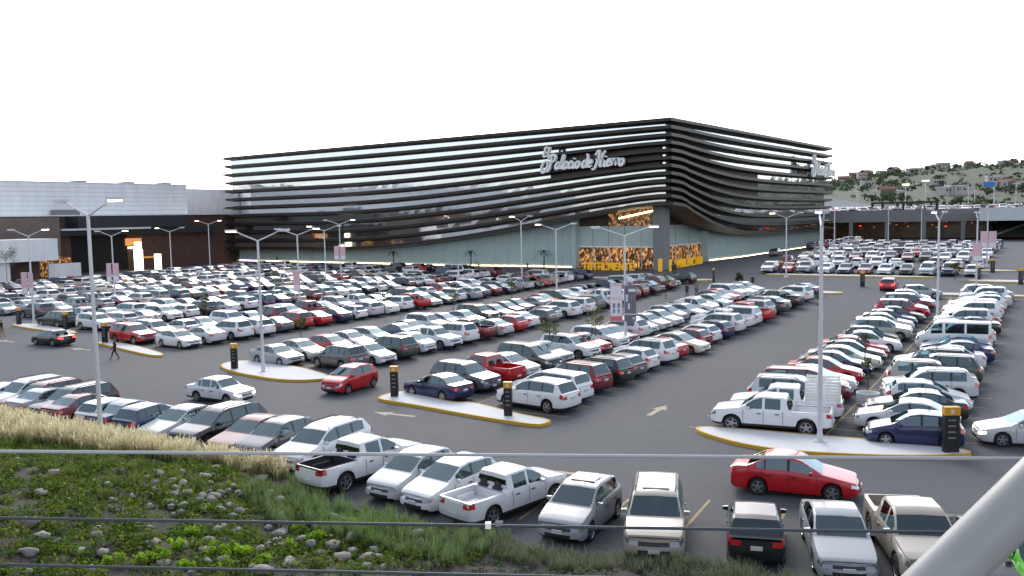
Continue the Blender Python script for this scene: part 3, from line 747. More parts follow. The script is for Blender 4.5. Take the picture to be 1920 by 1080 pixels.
# houses on the hill
ORDL = ['leftmost'] + [q + ' from the left' for q in 'second third fourth fifth sixth seventh eighth ninth tenth eleventh twelfth thirteenth fourteenth fifteenth sixteenth seventeenth eighteenth nineteenth twentieth twenty-first twenty-second twenty-third twenty-fourth twenty-fifth'.split()]
HH = {0: [], 1: []}
HL = ['pale flat-roofed house on the distant hillside', 'tan house with a tiled roof on the distant hillside']
for k in range(60):
    j = int(rg.integers(6, 18)); i = int(rg.integers(4, nx_ - 4)); p = HV[j, i]
    pxx, pyy = proj(*p)
    if not (1575 < pxx < 1915): continue
    s = rg.uniform(.8, 1.5); tile = k % 3 == 0
    e = empty('hill_house', (float(p[0]), float(p[1]), float(p[2]) + .4), float(rg.uniform(-.4, .4)))
    tag(e, HL[1] if tile else HL[0], 'house', 'tiled houses on the hill' if tile else 'flat-roofed houses on the hill')
    HH[int(tile)].append((pxx, e))
    mb = MB(); W_, D_, H_ = 3.6 * s, 3 * s, 3.4 * s; mb.box(-W_, W_, -D_, D_, -2.5, H_); mb.build('wall', M['mall_tan' if tile else 'house_white'], e)
    for q in (-.55, 0, .55):
        mb = MB(); mb.box(q * W_ - .7, q * W_ + .7, -D_ - .05, -D_ + .02, H_ * .45, H_ * .8); mb.build('window', M['window_dark'], e)
    mb = MB()
    if tile: mb.quad((-W_ - .4, -D_ - .4, H_), (W_ + .4, -D_ - .4, H_), (W_ + .4, 0, H_ + 2.2), (-W_ - .4, 0, H_ + 2.2)); mb.quad((W_ + .4, D_ + .4, H_), (-W_ - .4, D_ + .4, H_), (-W_ - .4, 0, H_ + 2.2), (W_ + .4, 0, H_ + 2.2)); mb.build('roof', M['roof_tile'], e)
    else: mb.box(-W_ - .3, W_ + .3, -D_ - .3, D_ + .3, H_ + .002, H_ + .5); mb.build('roof', M['concrete'], e)
for kk in HH:
    for n_, (px_, e) in enumerate(sorted(HH[kk], key=lambda q: q[0])): e['label'] = HL[kk].replace('distant hillside', 'hill') + ', ' + ORDL[min(n_, 24)]
# hedge on the bridge edge
cs = []; rs = []; cl = []
for k in range(60):
    b = -52 - k * 1.2; x, y = xy(DU - 4, b); cs.append((x, y, zb1 + .45 + rg.uniform(-.1, .3))); rs.append(rg.uniform(.5, .9)); cl.append(np.array([.10, .11, .04]) * rg.uniform(.6, 1.3))
v_, f_, c_ = blob_leaves(np.array(cs), np.array(rs), 40, .22, np.array(cl), rg)
o = link(bpy.data.objects.new('bridge_hedge', np_mesh('bridge_hedge', v_, f_, M['leaf'], c_))); tag(o, 'straggling green hedge along the top of the pale bridge', 'hedge')
# blue road sign and slim masts behind the deck
x, y = 250.0, 470.0
bsx = (1854 - 960) / F_PX * 460; e = empty('road_sign', (bsx, 460, 2.5)); tag(e, 'blue direction sign on a pale post before the hill', 'road sign')
zs = CAM_H + (405 - .02 * 894 - 346) * 460 / F_PX
mb = MB(); mb.tube((2.6, 0, 0), (2.6, 0, zs + 1.5 - 2.5), .3, n=8); mb.build('post', M['steel_white'], e)
mb = MB(); mb.box(-3.4, 2.6, -.6, -.35, zs - 1.3 - 2.5, zs + 1.3 - 2.5); mb.build('panel', M['blue_mark'], e)
for mi_, (px, yt, Y) in enumerate(sorted(((1698, 347, 420), (1735, 340, 420), (1815, 352, 430), (1827, 352, 440), (1904, 345, 430), (1608, 360, 380)))):
    X = (px - 960) / F_PX * Y; zt = CAM_H + (405 - .02 * (px - 960) - yt) * Y / F_PX
    e = empty('light_mast', (X, Y, 2.5)); tag(e, 'slim pale light mast far behind the parking deck, ' + ORDL[mi_], 'light mast', 'masts behind the deck')
    mb = MB(); mb.tube((0, 0, -.2), (0, 0, zt - 2.5), .22, .14, 6); mb.build('mast', M['steel_white'], e)
    mb = MB(); mb.box(-1.6, 1.6, -.2, .2, zt - 2.5, zt - 2.2); mb.build('lamp_head', M['lamp_glow'] if px in (1698, 1735) else M['lamp_off'], e)

# ================================================================== CARS
PAL = {'w': (.71, .72, .73), 's': (.30, .32, .34), 'g': (.09, .10, .11), 'k': (.014, .015, .018), 'r': (.46, .008, .014), 'm': (.15, .010, .018),
       'b': (.030, .055, .13), 'n': (.010, .017, .075), 'e': (.37, .33, .27), 't': (.05, .065, .06), 'y': (.10, .45, .02), 'a': (.50, .52, .53), 'c': (.66, .62, .52)}
CN = {'w': 'white', 's': 'silver', 'g': 'grey', 'k': 'black', 'r': 'red', 'm': 'maroon', 'b': 'blue', 'n': 'navy', 'e': 'beige', 't': 'green', 'y': 'lime green', 'a': 'pale', 'c': 'cream'}
SPEC = {
 's': dict(nm='sedan', L=4.5, W=1.76, r=.315, cl=.2, wa=.88, wb=2.62, top=[(0, .64), (.1, .72), (.45, .80), (1.2, .95), (1.98, 1.38), (2.4, 1.455), (3.0, 1.44), (3.3, 1.37), (3.92, 1.07), (4.3, 1.05), (4.44, 1.0), (4.5, .93)],
           belt=[(0, .58), (.1, .65), (1.2, .88), (2.5, .93), (3.9, .99), (4.44, .93), (4.5, .88)], ws=(1.2, 1.98), rg=(3.3, 3.92), win=[(1.55, 2.36), (2.46, 3.22), (3.28, 3.55)], seams=[1.42, 2.41, 3.36]),
 'o': dict(nm='boxy sedan', L=4.25, W=1.65, r=.29, cl=.2, wa=.82, wb=2.42, top=[(0, .62), (.06, .74), (.4, .80), (1.2, .90), (1.75, 1.34), (2.1, 1.39), (2.9, 1.38), (3.1, 1.34), (3.5, .98), (4.15, .93), (4.22, .9), (4.25, .86)],
           belt=[(0, .58), (.06, .69), (1.2, .84), (2.5, .87), (3.5, .90), (4.2, .86), (4.25, .82)], ws=(1.2, 1.75), rg=(3.1, 3.5), win=[(1.42, 2.08), (2.16, 2.85), (2.9, 3.15)], seams=[1.3, 2.12, 3.0]),
 'h': dict(nm='hatchback', L=3.95, W=1.7, r=.30, cl=.19, wa=.8, wb=2.47, top=[(0, .64), (.1, .74), (.4, .84), (.98, .99), (1.78, 1.42), (2.2, 1.495), (3.2, 1.46), (3.45, 1.40), (3.8, 1.0), (3.92, .95), (3.95, .90)],
           belt=[(0, .58), (.1, .67), (.98, .91), (2.3, .95), (3.75, .99), (3.92, .92), (3.95, .87)], ws=(.98, 1.78), rg=(3.42, 3.8), win=[(1.38, 2.2), (2.3, 3.05), (3.1, 3.4)], seams=[1.25, 2.25, 3.05]),
 'c': dict(nm='compact hatchback', L=3.78, W=1.69, r=.29, cl=.19, wa=.74, wb=2.46, top=[(0, .68), (.1, .80), (.35, .90), (.78, 1.02), (1.62, 1.45), (2.1, 1.525), (3.05, 1.49), (3.35, 1.42), (3.66, 1.03), (3.75, .98), (3.78, .93)],
           belt=[(0, .60), (.1, .72), (.78, .93), (2.3, .99), (3.6, 1.03), (3.75, .95), (3.78, .90)], ws=(.78, 1.62), rg=(3.3, 3.66), win=[(1.2, 2.2), (2.32, 3.1)], seams=[1.2, 2.26]),
 'u': dict(nm='SUV', L=4.6, W=1.84, r=.36, cl=.24, wa=.9, wb=2.68, top=[(0, .80), (.08, .92), (.35, 1.0), (1.15, 1.12), (1.85, 1.61), (2.2, 1.71), (3.9, 1.71), (4.15, 1.67), (4.45, 1.14), (4.55, 1.08), (4.6, 1.02)],
           belt=[(0, .74), (.08, .85), (1.15, 1.04), (2.5, 1.08), (4.4, 1.12), (4.55, 1.05), (4.6, .99)], ws=(1.15, 1.85), rg=(4.12, 4.45), win=[(1.5, 2.32), (2.42, 3.22), (3.34, 4.02)], seams=[1.35, 2.37, 3.28], rails=True),
 'x': dict(nm='crossover', L=4.85, W=1.86, r=.35, cl=.21, wa=.92, wb=2.86, top=[(0, .74), (.1, .86), (.4, .96), (1.15, 1.08), (1.95, 1.56), (2.4, 1.67), (3.8, 1.66), (4.35, 1.58), (4.68, 1.12), (4.8, 1.06), (4.85, 1.0)],
           belt=[(0, .68), (.1, .79), (1.15, 1.0), (2.5, 1.04), (4.6, 1.10), (4.8, 1.03), (4.85, .97)], ws=(1.15, 1.95), rg=(4.32, 4.68), win=[(1.55, 2.42), (2.52, 3.35), (3.46, 4.2)], seams=[1.4, 2.47, 3.4], rails=True),
 'm': dict(nm='minivan', L=4.75, W=1.82, r=.32, cl=.19, wa=.86, wb=2.85, top=[(0, .72), (.1, .84), (.4, .96), (.85, 1.06), (1.75, 1.60), (2.2, 1.72), (4.2, 1.70), (4.45, 1.64), (4.65, 1.1), (4.72, 1.03), (4.75, .98)],
           belt=[(0, .66), (.1, .76), (.85, .97), (2.5, 1.02), (4.6, 1.06), (4.72, 1.0), (4.75, .95)], ws=(.85, 1.75), rg=(4.42, 4.65), win=[(1.35, 2.22), (2.32, 3.25), (3.36, 4.3)], seams=[1.25, 2.27, 3.3]),
 'v': dict(nm='van', L=5.0, W=1.76, r=.32, cl=.2, wa=.72, wb=2.9, top=[(0, .85), (.08, 1.0), (.3, 1.12), (.55, 1.22), (1.2, 1.98), (1.6, 2.12), (4.85, 2.12), (4.95, 2.06), (5.0, 1.9)],
           belt=[(0, .78), (.08, .92), (.55, 1.12), (2.5, 1.18), (4.95, 1.2), (5.0, 1.18)], ws=(.55, 1.2), rg=(9, 9.1), win=[(1.0, 1.75), (1.95, 3.2), (3.35, 4.75)], seams=[.9, 1.85], capglass=True),
 'p': dict(nm='pickup truck', L=5.4, W=1.86, r=.385, cl=.3, wa=.95, wb=3.35, top=[(0, .90), (.08, 1.0), (.35, 1.07), (1.3, 1.18), (1.95, 1.66), (2.25, 1.77), (3.3, 1.75), (3.4, 1.70), (3.5, 1.2), (3.6, 1.13), (5.3, 1.13), (5.38, 1.12), (5.4, 1.09)],
           belt=[(0, .82), (.08, .92), (1.3, 1.09), (2.5, 1.11), (3.6, 1.11), (5.3, 1.11), (5.38, 1.09), (5.4, 1.06)], ws=(1.3, 1.95), rg=(3.4, 3.5), win=[(1.62, 2.34), (2.46, 3.16)], seams=[1.48, 2.4, 3.28], bed=(3.66, 5.3)),
}
def interp(pts, s): return float(np.interp(s, [p[0] for p in pts], [p[1] for p in pts]))
def car_parts(key, low=False):
    """-> dict part name -> list of (MB, material) ; car points along +X, wheels rest on z=0"""
    S = SPEC[key]; L, W, r = S['L'], S['W'], S['r']; hw0 = W / 2
    wc = [S['wa'], S['wa'] + S['wb']]; Ra = r + .055
    st = {0, L}
    for t in S['top']: st.add(t[0])
    for a, b in S['win']: st |= {a, b}
    st |= {.05, .22, L - .22, L - .06}
    for a in (S['ws'][0] + .05, S['ws'][1] - .04, S['rg'][0] + .03, S['rg'][1] - .03):
        if 0 < a < L: st.add(round(a, 3))
    for c in wc:
        for th in ((0, 40, 90, 140, 180) if low else (0, 12, 28, 48, 70, 90, 110, 132, 152, 168, 180)): st.add(c + Ra * math.cos(R(th)))
        st |= {c - Ra - .03, c + Ra + .03}
    if 'bed' in S: st |= set(S['bed'])
    st = sorted(x for x in st if 0 <= x <= L)
    ss = [st[0]]
    imp = {0, L} | {a for w_ in S['win'] for a in w_}
    for x in st[1:]:
        if x - ss[-1] > .022: ss.append(x)
        elif x in imp: ss[-1] = x
    ss[-1] = L
    def hw(s):
        f = 1.0
        if s < .9: f -= .055 * (1 - s / .9) ** 2 + (.11 * (1 - s / .22) ** 1.5 if s < .22 else 0)
        e = L - s
        if e < .8: f -= .045 * (1 - e / .8) ** 2 + (.07 * (1 - e / .22) ** 1.5 if e < .22 else 0)
        return hw0 * f
    def zl(s):
        z = S['cl'] + (.05 * (1 - s / .3) if s < .3 else 0) + (.07 * (1 - (L - s) / .3) if L - s < .3 else 0)
        for c in wc:
            if abs(s - c) < Ra: z = max(z, r + math.sqrt(Ra * Ra - (s - c) ** 2))
        return z
    NR = 10
    ring = []
    for s in ss:
        zt, zb, l, h_ = interp(S['top'], s), interp(S['belt'], s), zl(s), hw(s)
        l = min(l, zb - .06); h = max(zt - zb, .02); cab = min(1, h / .35)
        tum = .27 if key not in ('v',) else .09
        y6 = h_ - .045 - .03 * cab - tum * h * .86
        dx = [0] * NR
        if s == 0: dx = [-.05, .0, .0, -.03, -.10, -.13, -.14, -.14, -.14, -.14]
        if s == L: dx = [.06, .0, .0, .02, .05, .07, .09, .10, .10, .10]
        f = [0, .16, .48, .74, 1.0]
        yy = [h_ - .05, h_ - .012, h_, h_ - .012, h_ - .045]
        row = [(yy[k], l + (zb - l) * f[k]) for k in range(5)]
        row += [(h_ - .055 - .02 * cab, zb + .10 * h if h > .1 else zb + .3 * h), (y6, zb + .86 * h), (y6 - (.06 if h > .15 else .1), zb + .965 * h), (max(y6 - .06, .1) * .55, zt - .012 * cab), (0, zt)]
        x = L / 2 - s
        pts = [(x + dx[k], row[k][0], row[k][1]) for k in range(NR)]
        ring.append(pts + [(p[0], -p[1], p[2]) for p in pts[-2::-1]])
    out = {}
    def q(part, m_, *p):
        out.setdefault(part, {}).setdefault(m_, MB()).quad(*p)
    n2 = 2 * NR - 1
    for i in range(len(ss) - 1):
        sm = .5 * (ss[i] + ss[i + 1]); hm = interp(S['top'], sm) - interp(S['belt'], sm)
        for k in range(n2 - 1):
            j = k if k < NR - 1 else n2 - 2 - k; left = k < NR - 1
            P = (ring[i + 1][k], ring[i + 1][k + 1], ring[i][k + 1], ring[i][k])
            part, m_ = 'body', 'paint'
            if j == 5 and hm > .14:
                for wi, (a, b) in enumerate(S['win']):
                    if a - .001 <= sm <= b + .001: part, m_ = ('side_window_%d%s' % (wi, 'l' if left else 'r')), 'glass'
                if m_ == 'paint' and key not in 'opv' and S['win'][0][0] < sm < S['win'][-1][1]: m_ = 'trim'
            if j >= 7:
                if S['ws'][0] + .03 < sm < S['ws'][1] - .02: part, m_ = 'windshield', 'glass'
                elif S['rg'][0] + .02 < sm < S['rg'][1] - .02: part, m_ = 'rear_window', 'glass'
                elif 'bed' in S and S['bed'][0] < sm < S['bed'][1]: continue
            if j == 3 and sm < .24: part, m_ = 'headlight_' + ('l' if left else 'r'), 'headlamp'
            if j == 3 and sm > L - .24: part, m_ = 'tail_light_' + ('l' if left else 'r'), 'taillamp'
            if key in ('u', 'x', 'm', 'v', 'h', 'c') and j == 4 and sm > L - .16: part, m_ = 'tail_light_' + ('l' if left else 'r'), 'taillamp'
            if j == 0 and key in ('u', 'x', 'p', 'o'): m_ = 'trim' if part == 'body' else m_
            q(part, m_, *P)
    # end caps
    cols_ = [-1, -.62, -.36, 0, .36, .62, 1]
    for end in (0, 1):
        base = ring[0] if end == 0 else ring[-1]; sg = 1 if end == 0 else -1
        def pt(j, c):
            x, y, z = base[j]; return (x + sg * (.12 if end == 0 else .08) * (1 - c * c) * (1 if j < 5 else .6), y * c, z)
        for j in range(NR - 1):
            for k in range(len(cols_) - 1):
                cm = .5 * (cols_[k] + cols_[k + 1]); part, m_ = 'body', 'paint'
                if j == 3 and abs(cm) > .6: part, m_ = ('headlight_' if end == 0 else 'tail_light_') + ('l' if cm > 0 else 'r'), 'headlamp' if end == 0 else 'taillamp'
                elif end == 0 and j == 3 and abs(cm) < .5: part, m_ = 'grille', 'trim'
                elif end == 0 and j == 1 and abs(cm) < .6: part, m_ = 'grille', 'trim'
                elif j == 0: m_ = 'trim'
                elif end == 1 and S.get('capglass') and j in (5,) : part, m_ = 'rear_window', 'glass'
                p = (pt(j, cols_[k]), pt(j, cols_[k + 1]), pt(j + 1, cols_[k + 1]), pt(j + 1, cols_[k]))
                q(part, m_, *(p if end == 0 else p[::-1]))
    # underbody
    u_ = out.setdefault('underbody', {}).setdefault('under', MB()); zu = min(interp(S['belt'], L / 2) - .12, .95) if 'bed' not in S else .80
    u_.box(-L / 2 + .15, L / 2 - .15, -hw0 + .24, hw0 - .24, S['cl'] - .02, zu - .1)
    u_.box(L / 2 - wc[0] - Ra - 0.0 - .02 - (wc[0] - Ra - .2) * 0, L / 2 - wc[0] - Ra, -hw0 + .08, hw0 - .08, S['cl'] + .02, .5)
    if 'bed' in S:
        b0, b1 = S['bed']; b_ = out.setdefault('cargo_bed', {}).setdefault('paint', MB()); x0, x1 = L / 2 - b1, L / 2 - b0; yi = hw0 - .16; zf, zr = .74, interp(S['top'], 4.5) - .02
        b_.quad((x0, -yi, zf), (x1, -yi, zf), (x1, yi, zf), (x0, yi, zf))
        b_.quad((x0, yi, zf), (x1, yi, zf), (x1, yi, zr), (x0, yi, zr)); b_.quad((x1, -yi, zf), (x0, -yi, zf), (x0, -yi, zr), (x1, -yi, zr))
        b_.quad((x0, -yi, zf), (x0, yi, zf), (x0, yi, zr), (x0, -yi, zr)); b_.quad((x1, yi, zf), (x1, -yi, zf), (x1, -yi, zr), (x1, yi, zr))
        for sg in (-1, 1):
            ya, yb = sorted((sg * yi, sg * (hw0 - .09))); b_.box(x0 - .05, x1 + .03, ya, yb, zr - .03, zr + .022)
        b_.box(x0 - .08, x0, -yi, yi, zr - .5, zr + .015)
        for sg in (-1, 1):
            xw = L / 2 - wc[1]; b_.box(xw - .42, xw + .42, min(sg * yi, sg * (yi - .22)), max(sg * yi, sg * (yi - .22)), zf + .002, zf + .2)
    # cabin: seats, dash, wheel
    ci = MB(); xs_ = L / 2 - S['ws'][0]; zf_ = S['cl'] + .12; zb_ = interp(S['belt'], 2.2); rows_ = [xs_ - 1.25, xs_ - 2.1]
    ci.box(xs_ - .55, xs_ - .12, -hw0 + .14, hw0 - .14, zb_ - .25, zb_ - .03)
    for xr in rows_:
        for y in ((-.37, .37)):
            ci.box(xr - .05, xr + .45, y - .25, y + .25, zf_, zf_ + .34); ci.box(xr - .2, xr - .04, y - .24, y + .24, zf_ + .2, zb_ + .12); ci.box(xr - .19, xr - .08, y - .13, y + .13, zb_ + .13, zb_ + .30)
    ci.box(xs_ - .66, xs_ - .60, .22, .54, zb_ - .12, zb_ + .1)
    out['cabin'] = {'cabin': ci}
    # small parts
    zbm = interp(S['belt'], S['ws'][0] + .3)
    for sg in (1, -1):
        mr = MB(); x = L / 2 - S['ws'][0] - .42; y = sg * (hw0 + .045); zc_ = zbm + .09; hx, hy, hz = .06, .085, .068
        V = [(x + hx * a * (1 if b * sg < 0 else .8), y + hy * b, zc_ + hz * c * (1 if b * sg < 0 else .75)) for a in (-1, 1) for b in (-1, 1) for c in (-1, 1)]
        mr.v += V
        for f_ in ((0, 1, 3, 2), (4, 6, 7, 5), (0, 4, 5, 1), (2, 3, 7, 6), (0, 2, 6, 4), (1, 5, 7, 3)): mr.face(f_)
        out['mirror_' + ('l' if sg > 0 else 'r')] = {'paint': mr}
    zmid = interp(S['belt'], 2.4)
    for sg in (1, -1):
        for wi, (a, b) in enumerate(S['win'][:2]):
            hb = MB(); x = L / 2 - b + .14; y0, y1 = sorted((sg * (hw0 - .03), sg * (hw0 + .022))); hb.box(x - .09, x + .09, y0, y1, zmid - .17, zmid - .135); out['door_handle_%d%s' % (wi, 'l' if sg > 0 else 'r')] = {'trim': hb}
    sb = MB()
    for s in S['seams']:
        if any(abs(s - c) < Ra for c in wc): zlo = zl(s) + .05
        else: zlo = S['cl'] + .08
        zhi = interp(S['belt'], s) - .01; h_ = hw(s); x = L / 2 - s
        for sg in (1, -1):
            pts = [(zlo, h_ - .02), (.5 * (zlo + zhi), h_ + .004), (zhi - .1, h_ - .006), (zhi, h_ - .036)]
            for a in range(3):
                p = [(x - .009, sg * (pts[a][1] + .004), pts[a][0]), (x + .009, sg * (pts[a][1] + .004), pts[a][0]), (x + .009, sg * (pts[a + 1][1] + .004), pts[a + 1][0]), (x - .009, sg * (pts[a + 1][1] + .004), pts[a + 1][0])]
                sb.quad(*(p[::-1] if sg > 0 else p))
    out['door_seams'] = {'trim': sb}
    zp = .42 if key != 'p' else .6
    pf = MB(); pf.box(L / 2 + .09, L / 2 + .13, -.17, .17, zp, zp + .11); out['license_plate_f'] = {'plate': pf}
    zr_ = {'s': .66, 'o': .5, 'h': .62, 'c': .66, 'u': .78, 'x': .76, 'm': .72, 'v': .62, 'p': .56}[key]
    pr = MB(); pr.box(-L / 2 - .105, -L / 2 - .055, -.17, .17, zr_, zr_ + .12); out['license_plate_r'] = {'plate': pr}
    if S.get('rails'):
        for sg in (1, -1):
            rb = MB(); y = sg * (hw0 - .30); za = interp(S['top'], 2.6); p = [(L / 2 - 2.05, y, za - .07), (L / 2 - 2.25, y, za + .035), (L / 2 - 3.9, y, za + .035), (L / 2 - 4.1, y, za - .07)]
            rb.path(p, [.02] * 4, 5); out['roof_rail_' + ('l' if sg > 0 else 'r')] = {'trim': rb}
    return out
# wheels: tyre and alloy rim, shared
def wheel_meshes(r):
    t = MB(); w_ = .105
    t.lathe([(r * .66, -w_ * .9), (r * .93, -w_), (r, -w_ * .7), (r, w_ * .7), (r * .93, w_), (r * .66, w_ * .9)], 22, 'y')
    tm = t.mesh('wheel', M['tyre'], 40)
    b = MB(); b.cur = 1
    b.lathe([(r * .67, .045), (.01, .045)], 20, 'y'); b.cur = 0
    b.lathe([(r * .60, .075), (r * .64, .098), (r * .69, .096)], 22, 'y')
    for k in range(5):
        a = 2 * math.pi * k / 5; ca, sa = math.cos(a), math.sin(a); P = []
        for rad, wd, y in ((.03, .05, .092), (r * .63, .035, .085)):
            for s in (-1, 1): P.append((rad * ca - s * wd * sa, y, rad * sa + s * wd * ca))
        b.quad(P[0], P[1], P[3], P[2])
    b.lathe([(.055, .094), (.0001, .098)], 12, 'y')
    b.cur = 0
    rm = b.mesh('rim', [M['rim'], M['trim']])
    return tm, rm
ORD = ['', 'first', 'second', 'third', 'fourth', 'fifth', 'sixth', 'seventh', 'eighth', 'ninth', 'tenth', 'eleventh', 'twelfth', 'thirteenth', 'fourteenth', 'fifteenth', 'sixteenth', 'seventeenth', 'eighteenth', 'nineteenth', 'twentieth',
       'twenty-first', 'twenty-second', 'twenty-third', 'twenty-fourth', 'twenty-fifth', 'twenty-sixth', 'twenty-seventh', 'twenty-eighth', 'twenty-ninth', 'thirtieth', 'thirty-first', 'thirty-second', 'thirty-third']
PN = {'s': 'sedan', 'o': 'sedan', 'h': 'hatchback', 'c': 'hatchback', 'u': 'suv', 'x': 'crossover', 'm': 'minivan', 'v': 'van', 'p': 'pickup_truck'}
CATN = {'v': 'van', 'p': 'pickup truck'}
MESH = {}; LOWN = {}
WH = {}
for key in SPEC:
    parts = car_parts(key); MESH[key] = []
    for pn, d in parts.items():
        mb = MB(); mats = []
        for m_, q in d.items():
            off = len(mb.v); mb.v += q.v; mb.f += [tuple(off + a for a in f) for f in q.f]; mb.mi += [len(mats)] * len(q.f); mats.append(M[m_])
        nm = pn
        for suf in ('_l', '_r', '_f'):
            if nm.endswith(suf): nm = nm[:-2]
        if nm.startswith('side_window'): nm = 'side_window'
        if nm.startswith('door_handle'): nm = 'door_handle'
        me = mb.mesh(nm, mats, None)
        import bmesh
        bm = bmesh.new(); bm.from_mesh(me)
        if nm == 'mirror': bmesh.ops.recalc_face_normals(bm, faces=bm.faces)
        bmesh.ops.remove_doubles(bm, verts=bm.verts, dist=.0015)
        if pn in ('body',): bmesh.ops.dissolve_degenerate(bm, dist=.001, edges=bm.edges)
        bm.to_mesh(me); bm.free()
        me.polygons.foreach_set('use_smooth', [True] * len(me.polygons)); me.set_sharp_from_angle(angle=R(32))
        MESH[key].append((nm, me))
    WH[key] = wheel_meshes(SPEC[key]['r'])
FINE = {'door_handle', 'license_plate', 'door_seams', 'mirror', 'roof_rail'}
MH_ON = {}
def on_variant(me, which):
    k = (me.name, which)
    if k not in MH_ON:
        c = me.copy(); c.materials[0] = M[which]; MH_ON[k] = c
    return MH_ON[k]
def place_car(key, c, x, y, hd, label, group, fine=True, lights=None, z=None):
    S = SPEC[key]; z = gh(x, y) if z is None else z
    e = empty(PN[key], (x, y, z), R(hd)); tag(e, label, CATN.get(key, 'car'), group)
    jit = random.Random(int(x * 97 + y * 31)); f = jit.uniform(.93, 1.05)
    colr = tuple(min(1, q * f) for q in PAL[c]) + (1,)
    ca, sa = math.cos(R(hd)), math.sin(R(hd))
    gx_, gy_ = (gh(x + .5, y) - gh(x - .5, y)), (gh(x, y + .5) - gh(x, y - .5))
    e.rotation_euler = (math.atan(-gx_ * sa + gy_ * ca), -math.atan(gx_ * ca + gy_ * sa), R(hd))
    e.scale = (jit.uniform(.965, 1.03), jit.uniform(.975, 1.02), jit.uniform(.97, 1.03))
    for nm, me in MESH[key]:
        if not fine and nm in FINE: continue
        if lights and nm == 'headlight' and 'h' in lights: me = on_variant(me, 'headlamp_on')
        if lights and nm == 'tail_light' and 't' in lights: me = on_variant(me, 'taillamp_on')
        o = link(bpy.data.objects.new(nm, me), e); o.color = colr
    tm, rm = WH[key]; hw_ = S['W'] / 2
    for s in (S['wa'], S['wa'] + S['wb']):
        for sg in (1, -1):
            o = link(bpy.data.objects.new('wheel', tm), e); o.location = (S['L'] / 2 - s, sg * (hw_ - .115), S['r']); o.rotation_euler = (0, jit.uniform(0, 1.2), 0 if sg > 0 else math.pi)
            link(bpy.data.objects.new('rim', rm), o)
    return e

CARS = []      # (key, colour, x, y, heading, label, group, lights)
VDEG = math.degrees(math.atan2(UV_V[1], UV_V[0])); UDEG = math.degrees(math.atan2(UV_U[1], UV_U[0]))
MIXC = 'w' * 36 + 'a' * 11 + 's' * 14 + 'r' * 6 + 'm' * 5 + 'k' * 10 + 'g' * 9 + 'n' * 7 + 'b' * 5 + 'e' * 4 + 't' * 2 + 'c' * 3
MIXT = 's' * 34 + 'h' * 18 + 'c' * 8 + 'u' * 16 + 'x' * 8 + 'm' * 6 + 'p' * 7 + 'o' * 5 + 'v' * 1
rr = random.Random(42)
def row(bank, line, toks, bank_phrase, skew=0.0, u_first=None, limit=None, pitch=PITCH_S):
    v0, v1 = ROWS[bank]; vc = v0 + 2.75 if line == 'right' else v1 - 2.75 - (.3 if bank == 'R' else 0)
    a = (USTART[bank] + PITCH_S / 2) if u_first is None else u_first
    k = 0; end = UEND[bank]
    while a < end:
        k += 1
        if k <= len(toks): t = toks[k - 1]
        else: t = rr.choice(MIXT) + rr.choice(MIXC)
        if k > len(toks) and rr.random() < .035: a += pitch; k -= 1; continue
        key, c = t[0], t[1]
        nose = t[2] if len(t) > 2 else (('+' if line == 'right' else '-') if rr.random() < .72 else ('-' if line == 'right' else '+'))
        hd = VDEG + (0 if nose == '+' else 180) + skew + rr.gauss(0, 2.0)
        L = SPEC[key]['L']; vv = vc + (L - 4.6) / 2 * (1 if line == 'right' else -1) * .6 + rr.gauss(0, .24); x, y = xy(a + rr.gauss(0, .09), vv)
        lab = '%s %s, %s from the front in the %s line of the %s' % (CN[c], SPEC[key]['nm'].replace('pickup truck', 'pickup'), ORD[min(k, 33)], line, bank_phrase)
        CARS.append([key, c, x, y, hd, lab, 'cars parked in the ' + bank_phrase, None])
        a += pitch
row('R', 'left', 'pw+ pw+ ua- mm- sw- sr- sn- sc- st- sr- sw- ht- ue- sb- sc- sb- st- ur- hw- um- sw- hw-'.split(), 'rightmost double row', 9)
row('R', 'right', 'hn+ sw+ sk+ hw- ua+ ue- ut+ ut+ sw+ sn+ sb+ vw+ uw+ hw- sk+ uw+ sm- uw+ xw+ sw- hw+ sa+ uw+'.split(), 'rightmost double row', 8)
row('M', 'left', 'sn+ ug- pr+ sw- mt- ss- uw- sr- xw- sm- xw+ hw- sa- sw- hs- sa- pw- sw- sw- hk- sr- uw- sw-'.split(), 'middle double row', -9)
row('M', 'right', 'xw+ mw+ um+ uk+ hg+ hw+ uw+ sr+ sc- hm+ hw+ cn+ uw+ pw+ mw+ pr+ ua+ pt+ sw+ pk+ sw+ uw+ sa+'.split(), 'middle double row', -9)
row('L1', 'left', 'ss- sc- hr- sw- ha- sn+ sg- uw- hs- sw- uk- ss- sm- sn- ss+ sr- xt- hw-'.split(), 'round-island double row', -4, u_first=-104.2)
row('L1', 'right', 'ug+ sw- ut+ cw- pw- uw+ pm+ sa+ hr+ sw+ hg+ ha+ xw+ uw+ ug+ sk- pw+ hw+'.split(), 'round-island double row', -5, u_first=-103.6)
row('L2', 'left', 'ur- uw- hw+ sw- uw- sa- mm+ xw- pm+ sw- ua- pw- sn+'.split(), 'wedge-island row pair', -2)
row('L2', 'right', 'sw- sa+ uw+ xw+ sg+ ur+ sr+ sn+ hw+ xa+ sw+ uw+ pr+ sa- tk xw+'.replace('tk ', 'st- ').split(), 'wedge-island row pair', -2)
row('L3', 'left', 'uk+ pw+ sa+ mw+ sw+ xw-'.split(), 'far-left double row')
row('L3', 'right', 'uw- ha+ sw+ xw- hw+ uk+ sw+ xw+'.split(), 'far-left double row')
for b_, ph in (('L4', 'fourth double row'), ('L5', 'fifth double row'), ('L6', 'farthest double row')):
    row(b_, 'left', [], ph); row(b_, 'right', [], ph)
